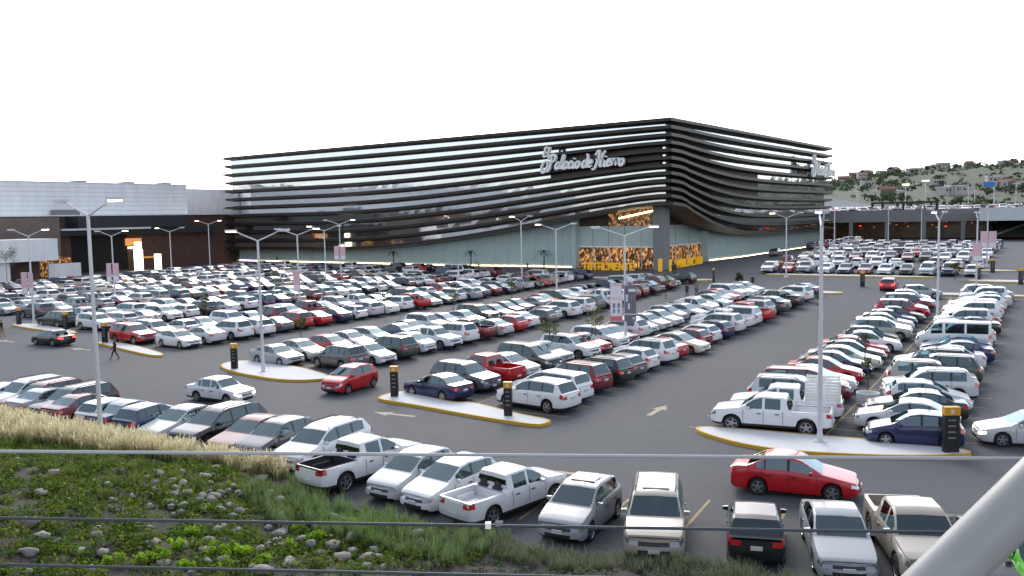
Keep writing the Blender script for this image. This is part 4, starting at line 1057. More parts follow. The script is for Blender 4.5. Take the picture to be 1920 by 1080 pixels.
# the row along the bank, noses to the planting
FR = [(25, 'sw', 0, 'white sedan with red neighbour at the left edge, row along the bank'), (52, 'uw', -1, 'white SUV second from the left in the row along the bank'), (85, 'um', -1, 'maroon SUV third from the left behind the pale grass'),
      (100, 'ss', 1, 'silver sedan, tail to the bank, between maroon and black SUVs'), (140, 'uk', -1, 'black SUV left of the near lamp post behind pale grass'), (165, 'sm', 1, 'maroon sedan, tail to the bank, left of the near lamp post'),
      (218, 'hw', 1, 'white hatchback behind the near lamp post, tail to the bank'), (250, 'sb', 1, 'dusty blue sedan just right of the near lamp post'), (290, 'hb', 1, 'dark blue hatchback, tail to the bank, second right of near lamp post'),
      (345, 'sa', -1, 'pale silver sedan, nose to the bank, left of the long black SUV'), (412, 'xk', -1, 'long black SUV, nose to the pale grass'), (478, 'sm', -1, 'maroon sedan, nose to the bank, right of the long black SUV'),
      (520, 'hg', -1, 'dark grey hatchback, nose to the bank, beside a white SUV'), (607, 'xw', -1, 'white SUV with roof bars, nose to the bank, beside the open pickup'), (680, 'pw', 1, 'white pickup with black empty bed, tail to the pale grass'),
      (775, 'ha', -1, 'pale silver hatchback with round badge, nose to the reed grass'), (848, 'hw', -1, 'white hatchback, nose to the bank, between silver hatchback and white pickup'), (950, 'pw', 1, 'white double-cab pickup with white bed, tail to the bank'),
      (1090, 'hs', -1, 'silver hatchback with sunroof, nose to the scrub'), (1230, 'ue', -1, 'champagne SUV seen head-on, nose to the scrub'), (1415, 'hk', 1, 'black hatchback seen from behind with red tail lights'),
      (1568, 'ss', -1, 'silver sedan seen head-on beside the beige pickup'), (1712, 'pe', -1, 'beige pickup, nose to the bank, beside the slanting pipe'), (1862, 'sk', -1, 'black car mostly hidden behind the slanting pipe'), (1940, 'cy', -1, 'lime green hatchback at the lower right corner below the pipe')]
DUF = {607: -0.3, 680: -1.6, 775: -1.4, 848: -1.7, 950: -2.2, 1090: -1.9, 1230: -1.9, 1415: -0.9, 1568: -0.6, 1712: -0.1}      # the row bends towards the bank here
for px, t, d, lab in FR:
    key, c = t[0], t[1]; L = SPEC[key]['L']; a = -121.75 + (L - 4.5) / 2 * .6 + DUF.get(px, 0)
    b = v_at_px(a, px, .6); x, y = xy(a, b)
    th = {680: 39, 775: 33, 848: 39, 950: 44, 1090: 27, 1230: 11, 1415: 14, 1568: 12, 1712: 10}.get(px, 29 - 18 * sstep(-41, -48.5, b)); hd = 90 - th + (180 if d < 0 else 0)
    CARS.append([key, c, x, y, hd, lab, 'cars parked along the planted bank', None])
# cars on the move
def mov(px, py, t, hd, lab, lights=None):
    x, y = on_ground(px, py); CARS.append([t[0], t[1], x, y, hd, lab, None, lights])
mov(1489, 922, 'sr', -22, 'bright red sedan driving across the front lane')
mov(414, 751, 'ow', -28, 'old white boxy sedan driving with headlights on', 'h')
mov(657, 731, 'cr', 241, 'small bright red hatchback turning beside the island')
mov(100, 646, 'ok', 150, 'old black sedan driving left with brake lights on', 't')
mov(1667, 543, 'hr', 60, 'red hatchback driving away down the right aisle', 't')
mov(1932, 832, 'sa', 165, 'silver car nosing in at the right edge of the picture', 'h')
mov(2, 583, 'uw', 58, 'white SUV with red brake lights at the left edge', 't')
mov(152, 552, 'hr', 60, 'red hatchback braking in the far left aisle', 't')
mov(1455, 480, 'sg', 60, 'grey sedan driving along the stone base of the store')
# right-hand far lot: rows facing the viewer
for ri, a in enumerate((-19.5, -9.5, 3.0, 13.0, 26, 36, 47)):
    for k in range(11):
        b = -23.5 - k * 2.65
        if rr.random() < .06: continue
        x, y = xy(a, b); t = rr.choice(MIXT) + rr.choice(MIXC)
        CARS.append([t[0], t[1], x, y, UDEG + (180 if (ri % 2 == 0 or rr.random() < .3) else 0) + rr.gauss(0, 2), '%s %s, %s from the left in row %s of the far right lot' % (CN[t[1]], SPEC[t[0]]['nm'], ORD[k + 1], ['one', 'two', 'three', 'four', 'five', 'six', 'seven', 'eight'][ri]), 'cars in the far right lot', None])
for k in range(11):      # parked along the store's right face
    x, y = xy(44 + k * 4.2, -15.5 - k * .2); t = rr.choice('shuux') + rr.choice('wbrnaskw')
    CARS.append([t[0], t[1], x, y, UDEG + rr.gauss(0, 3), '', None, None])
for k in range(26):      # white cars below the bridge at the far right
    x, y = xy(78 - k * 3.4, -62 - k * .28); t = rr.choice('shuxp') + rr.choice('wwwawr')
    CARS.append([t[0], t[1], x, y, VDEG + rr.gauss(0, 3), '', None, None])

# ---- the nearest ones in view are individuals, the rest one mass
def vis(c):
    px, py = proj(c[2], c[3], gh(c[2], c[3]) + .7); return -90 < px < 2030 and 380 < py < 1150 and c[3] > 3
CARS = [c for c in CARS if vis(c)]
CARS.sort(key=lambda c: math.hypot(c[2], c[3]) - (500 if (c[5] and c[6] is None) else 0))
IND, FAR = CARS[:300], CARS[300:]
seen = {}
for c in IND:
    d = math.hypot(c[2], c[3])
    e = place_car(c[0], c[1], c[2], c[3], c[4], c[5], c[6], fine=d < 66, lights=c[7])
    if c[5].startswith('white double-cab pickup'): e.scale = (.94, .93, .91)
    if 'sunroof' in c[5] or 'champagne' in c[5]:
        S_ = SPEC[c[0]]; zz_ = max(interp(S_['top'], S_['ws'][1] + q_ * .1) for q_ in range(3, 10)); mb = MB(); x0 = S_['L'] / 2 - S_['ws'][1] - .95
        mb.box(x0, x0 + .62, -.42, .42, zz_ - .04, zz_ + .012); mb.build('sunroof', M['glass_far'], e)
    if c[5].startswith('white pickup with black empty bed'):
        for ch in e.children:
            if ch.name.startswith('cargo_bed'): ch.material_slots[0].link = 'OBJECT'; ch.material_slots[0].material = M['bedliner']
    if c[5].startswith('white pickup, second from the front in the left line of the rightmost'):
        e['label'] = 'white pickup with tall white stake sides, behind the front white pickup'
        for nm, (x0, x1, y0, y1) in (('stake_side', (-2.6, -.98, .80, .84)), ('stake_side', (-2.6, -.98, -.84, -.80)), ('stake_gate', (-2.64, -2.605, -.84, .84))):
            mb = MB()
            for q in range(7): mb.box(x0, x1, y0, y1, 1.16 + q * .15, 1.16 + q * .15 + .115)
            n_ = 4 if nm == 'stake_side' else 5
            for q in range(n_):
                if nm == 'stake_side': xx = x0 + .05 + (x1 - x0 - .1) * q / 3; mb.box(xx - .03, xx + .03, y0 - .012, y1 + .012, 1.0, 2.2)
                else: yy = y0 + .05 + (y1 - y0 - .1) * q / 4; mb.box(x0 - .012, x1 + .012, yy - .03, yy + .03, 1.0, 2.2)
            mb.build(nm, M['sign_white'], e)
# far mass
def low_arrays(key):
    P = car_parts(key, True); V = []; Fq = []; mi = []; names = ['paint', 'glass', 'trim', 'under', 'headlamp', 'taillamp', 'plate', 'tyre', 'cabin']
    off = 0
    for pn, d in P.items():
        if pn.startswith(('door', 'license', 'roof_rail', 'cabin')): continue
        for m_, q in d.items():
            V += q.v
            for f in q.f:
                if len(f) == 4: Fq.append([off + a for a in f]); mi.append(names.index(m_))
            off += len(q.v)
    S = SPEC[key]; w_ = MB(); 
    for s in (S['wa'], S['wa'] + S['wb']):
        for sg in (1, -1):
            n = 10; cx, cy, r = S['L'] / 2 - s, sg * (S['W'] / 2 - .02), S['r']
            base = len(V)
            for k in range(n): V.append((cx + r * math.cos(2 * math.pi * k / n), cy, r + r * math.sin(2 * math.pi * k / n)))
            for k in range(0, n - 2, 2): Fq.append([off, off + k + 1, off + k + 2, off + (k + 3 if k + 3 < n else n - 1)] if k + 3 < n else [off, off + k + 1, off + n - 1, off + n - 1]); mi.append(7)
            off += n
    return np.array(V), np.array(Fq), np.array(mi)
def mass(name, cars, label, z=None):
    AV, AF, AM, AC = [], [], [], []; off = 0; cache = {}
    for c in cars:
        if c[0] not in cache: cache[c[0]] = low_arrays(c[0])
        V, Fq, mi = cache[c[0]]; a = R(c[4]); ca, sa = math.cos(a), math.sin(a)
        zz = gh(c[2], c[3]) if z is None else z
        W_ = np.stack([V[:, 0] * ca - V[:, 1] * sa + c[2], V[:, 0] * sa + V[:, 1] * ca + c[3], V[:, 2] + zz], 1)
        AV.append(W_); AF.append(Fq + off); AM.append(mi); off += len(V); AC.append(np.repeat(np.array([PAL[c[1]]]), len(V), 0))
    V = np.concatenate(AV); Fq = np.concatenate(AF)
    bad = Fq[:, 2] == Fq[:, 3]
    Fq, mi = Fq[~bad], np.concatenate(AM)[~bad]
    me = np_mesh(name, V, Fq, [M[k] for k in ('paint_far', 'glass_far', 'trim', 'under', 'headlamp', 'taillamp', 'plate', 'tyre')], np.concatenate(AC))
    if len(me.polygons) == len(mi): me.polygons.foreach_set('material_index', mi.astype(np.int32))
    o = link(bpy.data.objects.new(name, me)); tag(o, label, 'cars', kind='stuff'); return o
left_far = [c for c in FAR if proj(c[2], c[3], 1)[0] < 1400]; right_far = [c for c in FAR if proj(c[2], c[3], 1)[0] >= 1400]
if left_far: mass('distant_parked_cars', left_far, 'crowded mass of small parked cars before the mall and the store')
if right_far: mass('distant_parked_cars', right_far, 'small parked cars filling the far lot before the parking deck')
deckc = []
for a in (DU + 4, DU + 12, DU + 26, DU + 34, DU + 50, DU + 58, DU + 76, DU + 84, DU + 104, DU + 130):
    for k in range(38):
        if rr.random() < .2: continue
        b = 3 - k * 2.7
        if b < -50 and a < DU + 20: continue
        x, y = xy(a, b); t = rr.choice('shuxhs') + rr.choice(MIXC); deckc.append([t[0], t[1], x, y, UDEG + 180 * rr.randint(0, 1), '', None, None])
mass('distant_parked_cars', deckc, 'tiny parked cars along the roof of the parking deck', z=zb1 - .5)
# ================================================================== LAMP POSTS
def lamp_post(px, py, ytop, az_deg, lit, label, arm=2.3, pos=None, base=True):
    if pos is None: x, y = on_ground(px, py); z = gh(x, y)
    else: x, y, z = pos
    d = ray(px, ytop); k = y / d[1]; H = CAM_H + d[2] * k - z
    H = min(max(H, 8.2), 11.5)
    e = empty('lamp_post', (x, y, z), R(az_deg)); tag(e, label, 'lamp post')
    mb = MB(); mb.tube((0, 0, -.2), (0, 0, H), .115, .075, 12); mb.build('pole', M['steel_white'], e, 40)
    mb = MB(); mb.box(-.28, .28, -.28, .28, -.1, .19 if base else .03); mb.tube((0, 0, .0), (0, 0, .5), .15, .13, 12); mb.build('base_plate', M['steel_white'], e)
    for i, sg in enumerate((-1, 1)):
        tip = (sg * arm, 0, H + .68)
        mb = MB(); mb.path([(0, 0, H - .06), (sg * arm * .55, 0, H + .42), (sg * (arm - .55), 0, H + .64)], [.05, .042, .036], 8); o = mb.build('arm', M['steel_white'], e, 40)
        mb = MB(); x0, x1 = sorted((sg * (arm - .6), sg * (arm + .15)))
        mb.box(x0, x1, -.15, .15, H + .63, H + .74); hd = mb.build('lamp_head', M['steel_white'], e)
        mb = MB(); mb.box(x0 + .08, x1 - .04, -.13, .13, H + .56, H + .628); mb.build('lens', M['lamp_glow'] if lit[i] else M['lamp_off'], hd)
    return e
gx_, gy_ = on_ground(190, 825); gb_ = v_at_px(-125.3, 190, .4); px0 = (*xy(-125.3, gb_), emb(-125.3, gb_))
lamp_post(190, 825, 402, -28, (0, 1), 'tall white lamp post rising from the pale grass at left', 2.1, pos=(px0[0], px0[1], px0[2] - .1), base=False)
lamp_post(1537, 833, 424, 75, (0, 1), 'tall white lamp post on the large front island at right', 1.9)
lamp_post(494, 700, 450, -5, (1, 0), 'white lamp post on the round-ended island', 2.1)
lamp_post(1173, 650, 441, 0, (0, 1), 'white lamp post carrying pink and grey banners', 2.5)
lamp_post(1757, 612, 412, 78, (0, 1), 'white lamp post among the cars of the rightmost double row', 1.9)
lamp_post(64, 610, 442, -15, (0, 1), 'white lamp post with faded banners at the far left', 2.4)
lamp_post(563, 590, 440, 5, (0, 1), 'white lamp post with rose banners, second right of the round-island post', 2.3)
lamp_post(612, 545, 432, 0, (1, 0), 'white lamp post before the lower left facade, left lamp lit', 2.4)
lamp_post(640, 530, 420, 5, (0, 1), 'distant lamp post with rose banners before the store', 2.4)
lamp_post(979, 540, 414, 20, (1, 0), 'lamp post before the stone wall, left of the shop windows', 1.6)
lamp_post(1044, 560, 430, 0, (1, 0), 'lamp post nearest left of the lit shop windows', 2.4)
lamp_post(216, 565, 442, 10, (0, 1), 'lamp post with rose banners left of the glowing totems', 2.0)
lamp_post(323, 528, 434, 5, (1, 0), 'lamp post just right of the glowing totems', 2.4)
lamp_post(395, 516, 420, 0, (1, 1), 'lamp post with both lamps lit before the brown mall wall', 2.4)
lamp_post(1474, 520, 408, 0, (1, 0), 'lamp post before the right facade of the store', 2.2)
lamp_post(1564, 490, 400, 60, (0, 1), 'slim lamp post beside the right corner of the store', 1.6)
lamp_post(1830, 545, 420, 70, (0, 0), 'lamp post left of the pink banners at far right', 1.6)
lamp_post(1850, 500, 418, 60, (0, 0), 'lamp post with pink banners before the bridge', 1.6)
lamp_post(1665, 465, 398, 55, (0, 0), 'thin lamp post before the dark garage, left one', 1.6)
lamp_post(1727, 462, 400, 55, (0, 0), 'thin lamp post before the dark garage, right one', 1.6)

# ---- banners on the posts (at the pole, facing the viewer)
def banner(px, py, x0, x1, y0, y1, style, label):
    X, Y = on_ground(px, py); Y -= .16; s = Y / F_PX
    A, B = (x0 - px) * s, (x1 - px) * s
    d0, d1 = ray((x0 + x1) / 2, y0), ray((x0 + x1) / 2, y1); z1 = CAM_H + d0[2] * Y / d0[1]; z0 = CAM_H + d1[2] * Y / d1[1]
    e = empty('pole_banner', (X, Y, z0)); tag(e, label, 'banner'); h = z1 - z0
    mb = MB(); mb.box(A, B, -.02, .02, 0, h); mb.build('sheet', M[{'pink': 'banner_white', 'grey': 'banner_grey', 'rose': 'banner_rose'}[style]], e)
    for zz in (-.03, h):
        mb = MB(); mb.tube((0 if A < 0 else 0, .05, zz), (A if A < 0 else B, .05, zz), .03, n=6); mb.build('bracket', M['steel_white'], e)
    w_ = B - A
    def patch(fx0, fx1, fz0, fz1, m_, nm='print', y=-.024):
        mb = MB(); mb.box(A + w_ * fx0, A + w_ * fx1, y, -.0205, h * fz0, h * fz1); mb.build(nm, M[m_], e)
    if style == 'pink':
        patch(0, 1, 0, .13, 'banner_pink'); patch(0, .06, .13, 1, 'banner_rose'); patch(.94, 1, .13, 1, 'banner_rose'); patch(.06, .94, .95, 1, 'banner_rose')
        patch(.18, .82, .57, .60, 'banner_rose'); patch(.18, .82, .63, .655, 'banner_rose'); patch(.3, .7, .78, .80, 'banner_rose')
        for q in (.22, .6):
            patch(q, q + .2, .36, .49, 'banner_ink'); patch(q + .02, q + .18, .22, .33, 'banner_ink')
    if style == 'grey':
        patch(0, .95, .18, .21, 'banner_white'); patch(.35, .95, .82, .9, 'banner_white'); patch(.12, .3, .55, .75, 'banner_white'); patch(.3, .45, .34, .5, 'banner_white'); patch(.68, .95, .06, .1, 'banner_white')
        patch(.2, .7, .62, .64, 'banner_ink')
    if style == 'rose': patch(.1, .9, .04, .3, 'banner_white')
    return e
def blue_clamp(px, py, x0, y0):
    pass
banner(1173, 650, 1144, 1167, 533, 602, 'pink', 'white and pink poster banner on the left of the middle lamp post')
banner(1173, 650, 1171, 1193, 535, 602, 'grey', 'dark grey photo banner on the right of the middle lamp post')
banner(64, 610, 47, 58, 511, 552, 'rose', 'faded pale pink banner, left one of the far left post'); banner(64, 610, 60, 69, 512, 552, 'rose', 'faded pale pink banner, right one of the far left post')
banner(216, 565, 204, 213, 494, 528, 'rose', 'rose banner on the left of the post by the glowing totems'); banner(216, 565, 216, 227, 494, 528, 'rose', 'rose banner on the right of the post by the glowing totems')
banner(563, 590, 553, 566, 508, 545, 'rose', 'rose banner on the post behind the round-island post')
banner(640, 530, 629, 638, 462, 487, 'rose', 'small rose banner left of the distant store post'); banner(640, 530, 640, 650, 462, 487, 'rose', 'small rose banner right of the distant store post')
banner(1850, 500, 1836, 1849, 434, 464, 'rose', 'pink banner, left one below the bridge at far right'); banner(1850, 500, 1851, 1866, 434, 464, 'rose', 'pink banner, right one below the bridge at far right')
banner(1830, 545, 1820, 1838, 456, 490, 'rose', 'faded pink banner hanging low on the post left of the bridge banners')

# ================================================================== PARKING MARKER TOTEMS
def totem(px, py, w_, label, h=1.78, rz=None):
    x, y = on_ground(px, py, .15); z = gh(x, y)
    e = empty('marker_post', (x, y, z + .145), R(rz if rz is not None else -8)); tag(e, label, 'marker post')
    hw_ = w_ / 2
    mb = MB(); mb.box(-hw_, hw_, -.13, .13, -.16, h * .82); mb.build('post', M['black_steel'], e)
    mb = MB(); mb.box(-hw_ - .015, hw_ + .015, -.145, .145, h * .82 + .003, h); mb.build('cap', M['orange_cap'], e)
    mb = MB(); mb.box(-.07, .07, -.15, -.146, h * .86, h * .95); mb.build('number_mark', M['plate'], e)
    for k in range(4):
        mb = MB(); q = h * (.72 - .13 * k); mb.box(-hw_ * .55, hw_ * .5, -.136, -.1305, q - .045, q + .02); mb.build('lettering', M['concrete_dark'], e)
totem(1782, 847, .62, 'wide black marker post with orange cap on the right island', 1.95, -2)
totem(740, 743, .42, 'black marker post with orange cap at the left end of the long island')
totem(953, 779, .42, 'black marker post with orange cap before the white crossover')
totem(440, 691, .42, 'black marker post with orange cap on the round-ended island')
totem(197, 642, .42, 'black marker post with orange cap beside the walking man')
totem(123, 618, .42, 'black marker post with orange cap above the old black sedan')
totem(36, 608, .42, 'black marker post with orange cap at the far left edge')
totem(115, 560, .5, 'small orange-capped marker post in the far left aisle')
totem(236, 545, .5, 'small orange-capped marker post right of the rose banners')
totem(1338, 527, .3, 'slim orange-capped marker post before the store drive')
totem(1617, 535, .5, 'orange-capped marker post at the far end of the middle double row')
totem(1464, 512, .5, 'orange-capped marker post at the left end of the far island')
totem(1861, 509, .5, 'orange-capped marker post near the bridge at far right')
totem(1835, 524, .4, 'orange-capped marker post beside the far right island')
totem(1914, 531, .5, 'orange-capped marker post at the right picture edge')

# ================================================================== PLANTED POT and young trees
x, y = on_ground(1627, 757); e = empty('tree_planter', (x, y, gh(x, y))); tag(e, 'round pale concrete planter ring between the rightmost cars', 'planter')
mb = MB(); mb.lathe([(.55, 0), (.6, .62), (.52, .62), (.5, .45), (.001, .45)], 20); mb.build('ring', M['concrete'], e, 40)
def sapling(px, py, h, spread, n, label, colr=(.13, .14, .045)):
    x, y = on_ground(px, py); z = gh(x, y); rg = np.random.default_rng(int(px * 3 + py)); e = empty('young_tree', (x, y, z)); tag(e, label, 'tree')
    mb = MB(); tip = (rg.normal(0, .06), rg.normal(0, .06), h * .8); pts = [(0, 0, -.05), (tip[0] * .5, tip[1] * .5, h * .45), tip]
    mb.path(pts, [.045, .035, .012], 6); C = []
    for k in range(7):
        f = rg.uniform(.45, .8); a = rg.uniform(0, 6.28); l = spread * rg.uniform(.5, 1); p = (tip[0] * f, tip[1] * f, h * f); q = (p[0] + l * math.cos(a), p[1] + l * math.sin(a), p[2] + l * .8)
        mb.tube(p, q, .014, .005, 5); C += [q, tuple(.5 * (p[i] + q[i]) + .1 for i in range(3))]
    mb.build('trunk', M['bark'], e)
    C.append((tip[0], tip[1], tip[2] + .1)); C = np.array(C)
    v_, f_, c_ = blob_leaves(C, np.full(len(C), spread * .42), n, .10, np.repeat(np.array([colr]), len(C), 0), rg)
    link(bpy.data.objects.new('crown', np_mesh('crown', v_, f_, M['leaf'], c_)), e)
sapling(565, 650, 2.9, .5, 16, 'young tree with yellowing leaves right of the round-island post')
sapling(1030, 672, 3.1, .7, 14, 'thin young tree before the middle double row')
sapling(1116, 655, 3.4, .9, 14, 'young leafy tree just left of the middle lamp post')
sapling(1627, 752, 2.6, .35, 7, 'bare stick of a young tree in the concrete planter', (.10, .10, .05))
sapling(1622, 705, 3.0, .5, 5, 'nearly bare young tree at the edge of the right aisle', (.07, .06, .03))
sapling(388, 600, 2.8, .5, 14, 'young tree among cars behind the red pickup')
sapling(722, 595, 3.0, .5, 10, 'thin young tree above the dark green SUV')
sapling(850, 590, 3.0, .6, 10, 'thin young tree in the round-island double row')
sapling(960, 570, 3.2, .6, 14, 'young tree left of the lamp post nearest the shop windows')
sapling(1248, 560, 3.2, .7, 14, 'young tree left of the white pickup in the middle')
sapling(1122, 508, 3.4, .8, 16, 'young tree before the yellow block letters')
sapling(900, 530, 3.4, .7, 14, 'young tree before the teal stone wall')
sapling(15, 545, 7.0, 2.0, 40, 'taller sparse tree at the left picture edge', (.12, .12, .08))
sapling(1385, 545, 2.2, .5, 30, 'short green tree beside the standing people', (.04, .06, .02))
sapling(1535, 600, 2.6, .4, 8, 'thin young tree by the far end of the middle double row')
sapling(1790, 525, 2.4, .7, 24, 'small green tree before the far right island', (.08, .09, .03))
for k, (px, lab) in enumerate(((738, 'small palm before the stone wall at left'), (883, 'small palm before the stone wall in the middle'), (1020, 'small palm before the stone wall, next to the shop windows'))):
    x, y = on_ground(px, 503); z = gh(x, y); e = empty('palm_tree', (x, y, z)); tag(e, lab, 'palm tree')
    mb = MB(); mb.path([(0, 0, 0), (.05, 0, 1.6), (.03, 0, 3.2)], [.16, .12, .10], 7); mb.build('trunk', M['bark'], e)
    mb = MB()
    for q in range(16):
        a = 6.283 * q / 16 + .2 * k; l = 1.7; el_ = .5 if q % 2 else .05; pr = None
        for s in range(5):
            f = s / 4; p = np.array([math.cos(a) * l * f, math.sin(a) * l * f, 3.2 + l * (el_ * f - .75 * f * f) + .3 * f]); n = np.array([-math.sin(a), math.cos(a), 0]) * .17 * (1 - .8 * f)
            if pr is not None: mb.quad(pr[0], pr[1], p + n, p - n)
            pr = (p - n, p + n)
    mb.build('fronds', M['bank_green'], e)

# ================================================================== PEOPLE
def person_mat(name, top, legs, skin=(.32, .19, .13), hair=(.015, .012, .01), sleeve=True):
    Mt = bpy.data.materials.new(name); Mt.use_nodes = True; t = Mt.node_tree; b = t.nodes['Principled BSDF']; b.inputs['Roughness'].default_value = .8
    tc = t.nodes.new('ShaderNodeTexCoord'); sx = t.nodes.new('ShaderNodeSeparateXYZ'); t.links.new(tc.outputs['Object'], sx.inputs[0])
    mr = t.nodes.new('ShaderNodeMath'); mr.operation = 'DIVIDE'; mr.inputs[1].default_value = 1.8; t.links.new(sx.outputs[2], mr.inputs[0])
    rp = t.nodes.new('ShaderNodeValToRGB'); rp.color_ramp.interpolation = 'CONSTANT'; e = rp.color_ramp.elements
    e[0].position = 0; e[0].color = (.012, .012, .012, 1); e[1].position = .045; e[1].color = (*legs, 1)
    for p, c in ((.54, top), (.835, skin), (.92, hair)): q = e.new(p); q.color = (*c, 1)
    t.links.new(mr.outputs[0], rp.inputs[0]); t.links.new(rp.outputs[0], b.inputs['Base Color']); return Mt
def person(px, py, hd, top, legs, label, stride=.0, carry=False, h=1.7, pos=None):
    x, y = on_ground(px, py); z = gh(x, y)
    J = {'pel': (0, 0, .94, .14, .10), 'wst': (0, .0, 1.12, .125, .09), 'chs': (0, .01, 1.34, .155, .10), 'nck': (0, .0, 1.50, .055, .055), 'hd0': (0, .02, 1.60, .075, .085), 'hd1': (0, .02, 1.74, .07, .08)}
    for s, n in ((1, 'l'), (-1, 'r')):
        f = stride * s
        J['hip' + n] = (.09 * s, 0, .90, .095, .095); J['kne' + n] = (.10 * s, .20 * f + .04, .50, .06, .065); J['ank' + n] = (.10 * s, .42 * f - .02, .09, .042, .042); J['toe' + n] = (.11 * s, .42 * f + .16, .045, .04, .03)
        J['sho' + n] = (.18 * s, 0, 1.42, .065, .06); J['elb' + n] = (.25 * s, -.10 * f - .03, 1.13, .045, .045); J['wri' + n] = (.25 * s, -.22 * f + .10, .90, .032, .034); J['hnd' + n] = (.245 * s, -.24 * f + .15, .80, .036, .022)
    E_ = [('pel', 'wst'), ('wst', 'chs'), ('chs', 'nck'), ('nck', 'hd0'), ('hd0', 'hd1')]
    for n in 'lr': E_ += [('pel', 'hip' + n), ('hip' + n, 'kne' + n), ('kne' + n, 'ank' + n), ('ank' + n, 'toe' + n), ('chs', 'sho' + n), ('sho' + n, 'elb' + n), ('elb' + n, 'wri' + n), ('wri' + n, 'hnd' + n)]
    ks = list(J); me = bpy.data.meshes.new('person'); me.from_pydata([J[k][:3] for k in ks], [(ks.index(a), ks.index(b)) for a, b in E_], [])
    o = link(bpy.data.objects.new('person', me)); o.location = (x, y, z); o.rotation_euler = (0, 0, R(hd) - math.pi / 2); o.scale = (h / 1.8,) * 3
    sk = o.modifiers.new('skin', 'SKIN'); sk.use_smooth_shade = True
    for i, k in enumerate(ks): me.skin_vertices[0].data[i].radius = J[k][3:]; me.skin_vertices[0].data[i].use_root = (k == 'pel')
    sb = o.modifiers.new('sub', 'SUBSURF'); sb.levels = 1; sb.render_levels = 2
    me.materials.append(person_mat('clothes', top, legs)); tag(o, label, 'person')
person(216, 674, 200, (.012, .012, .014), (.012, .012, .014), 'person in black walking before the island', .75)
person(4, 632, 60, (.012, .012, .014), (.30, .16, .09), 'person in dark top and tan shorts at the left picture edge', .35)
person(1392, 541, 150, (.03, .04, .02), (.02, .02, .025), 'person in dark green standing in the cross lane, left of two', .1)
person(1411, 540, 230, (.02, .02, .022), (.02, .02, .022), 'person in black standing in the cross lane, right of two', .15)
person(1288, 558, 60, (.015, .015, .02), (.02, .02, .03), 'person in dark clothes behind the white pickup bed', .2)
person(1306, 556, 60, (.30, .16, .12), (.05, .05, .07), 'person in a brownish top behind the white pickup bed', .2)
person(989, 508, 90, (.02, .02, .025), (.02, .02, .025), 'person in dark clothes on the forecourt before the stone wall', .3)
person(1261, 513, 90, (.12, .02, .03), (.03, .03, .04), 'person in a dark red top beside the yellow letters', .3)
person(1267, 513, 90, (.02, .02, .03), (.02, .02, .03), 'person in navy beside the yellow letters', .3)
person(1183, 503, 90, (.02, .03, .10), (.02, .02, .03), 'person in blue at the shop entrance', .3)
person(293, 620, 330, (.35, .20, .16), (.05, .05, .06), 'person in a pinkish top standing between the left parked cars', .1)
person(520, 492, 90, (.02, .02, .02), (.02, .02, .02), 'person in black before the lower left facade', .3)

# ================================================================== PLANTED BANK
rg = np.random.default_rng(99)
def blades(bases, n_per, hgt, spread, width, col_base, col_tip, rg, curve=.5, tipw=.3):
    """tufts of arching three-segment blades"""
    N = len(bases) * n_per; b = np.repeat(bases, n_per, 0).astype(float); b[:, :2] += rg.normal(0, spread * .22, (N, 2))
    a = rg.uniform(0, 2 * np.pi, N); ln = (hgt if np.isscalar(hgt) else np.repeat(hgt, n_per)) * rg.uniform(.65, 1.2, N); lean = rg.uniform(.15, 1, N) * spread
    d = np.stack([np.cos(a), np.sin(a), np.zeros(N)], 1); s = np.stack([-np.sin(a), np.cos(a), np.zeros(N)], 1)
    V = []; C = []
    jit = rg.uniform(.7, 1.3, (N, 1))
    for f in (0, .4, .75, 1.0):
        p = b + d * (lean * f ** 1.8)[:, None]; p[:, 2] += ln * (f - curve * .35 * f * f)
        wd = width * (1 - (1 - tipw) * f); V += [p - s * wd, p + s * wd]
        c = (np.array(col_base) * (1 - f) + np.array(col_tip) * f) * jit; C += [c, c]
    V = np.stack(V, 1).reshape(-1, 3); C = np.stack(C, 1).reshape(-1, 3)
    base = np.arange(N)[:, None] * 8
    Fc = np.concatenate([base + np.array([k, k + 1, k + 3, k + 2]) for k in (0, 2, 4)], 0)
    return V, Fc, C
def scatter(n, u0, u1, v0, v1, keep=None):
    out = []
    while len(out) < n:
        a, b = rg.uniform(u0, u1), rg.uniform(v0, v1)
        if foot(b) - a > .08 and (keep is None or rg.random() < keep(a, b)): x, y = xy(a, b); out.append((x, y, emb_n(a, b) - .02))
    return np.array(out)
# pale feather grass along the crest, thinning to the right
kp = lambda a, b: sstep(-36.5, -31, b) * sstep(-125.4 - 5.2 * sstep(-34, -18, b), -125.4 - 3.2 * sstep(-34, -18, b), a)
B1 = scatter(2200, -131.5, -124.75, -37, 22, kp)
v_, f_, c_ = blades(B1, 34, rg.uniform(.6, 1.15, len(B1)), .42, .011, (.14, .16, .04), (.78, .70, .46), rg, .5, 1.2)
o = link(bpy.data.objects.new('feather_grass', np_mesh('feather_grass', v_, f_, M['leaf'], c_))); tag(o, 'pale feathery ornamental grass along the crest of the bank', 'grass', kind='stuff')
B2 = scatter(420, -132.8, -125.2, -37, 22, lambda a, b: sstep(-36, -30, b) * (1 - abs(a + 129.8) / 3.4 if abs(a + 129.8) < 3.4 else 0))
v_, f_, c_ = blades(B2, 26, .5, .36, .012, (.06, .10, .02), (.22, .27, .06), rg)
o = link(bpy.data.objects.new('green_grass', np_mesh('green_grass', v_, f_, M['leaf'], c_))); tag(o, 'darker green grass tufts below the pale feather grass', 'grass', kind='stuff')
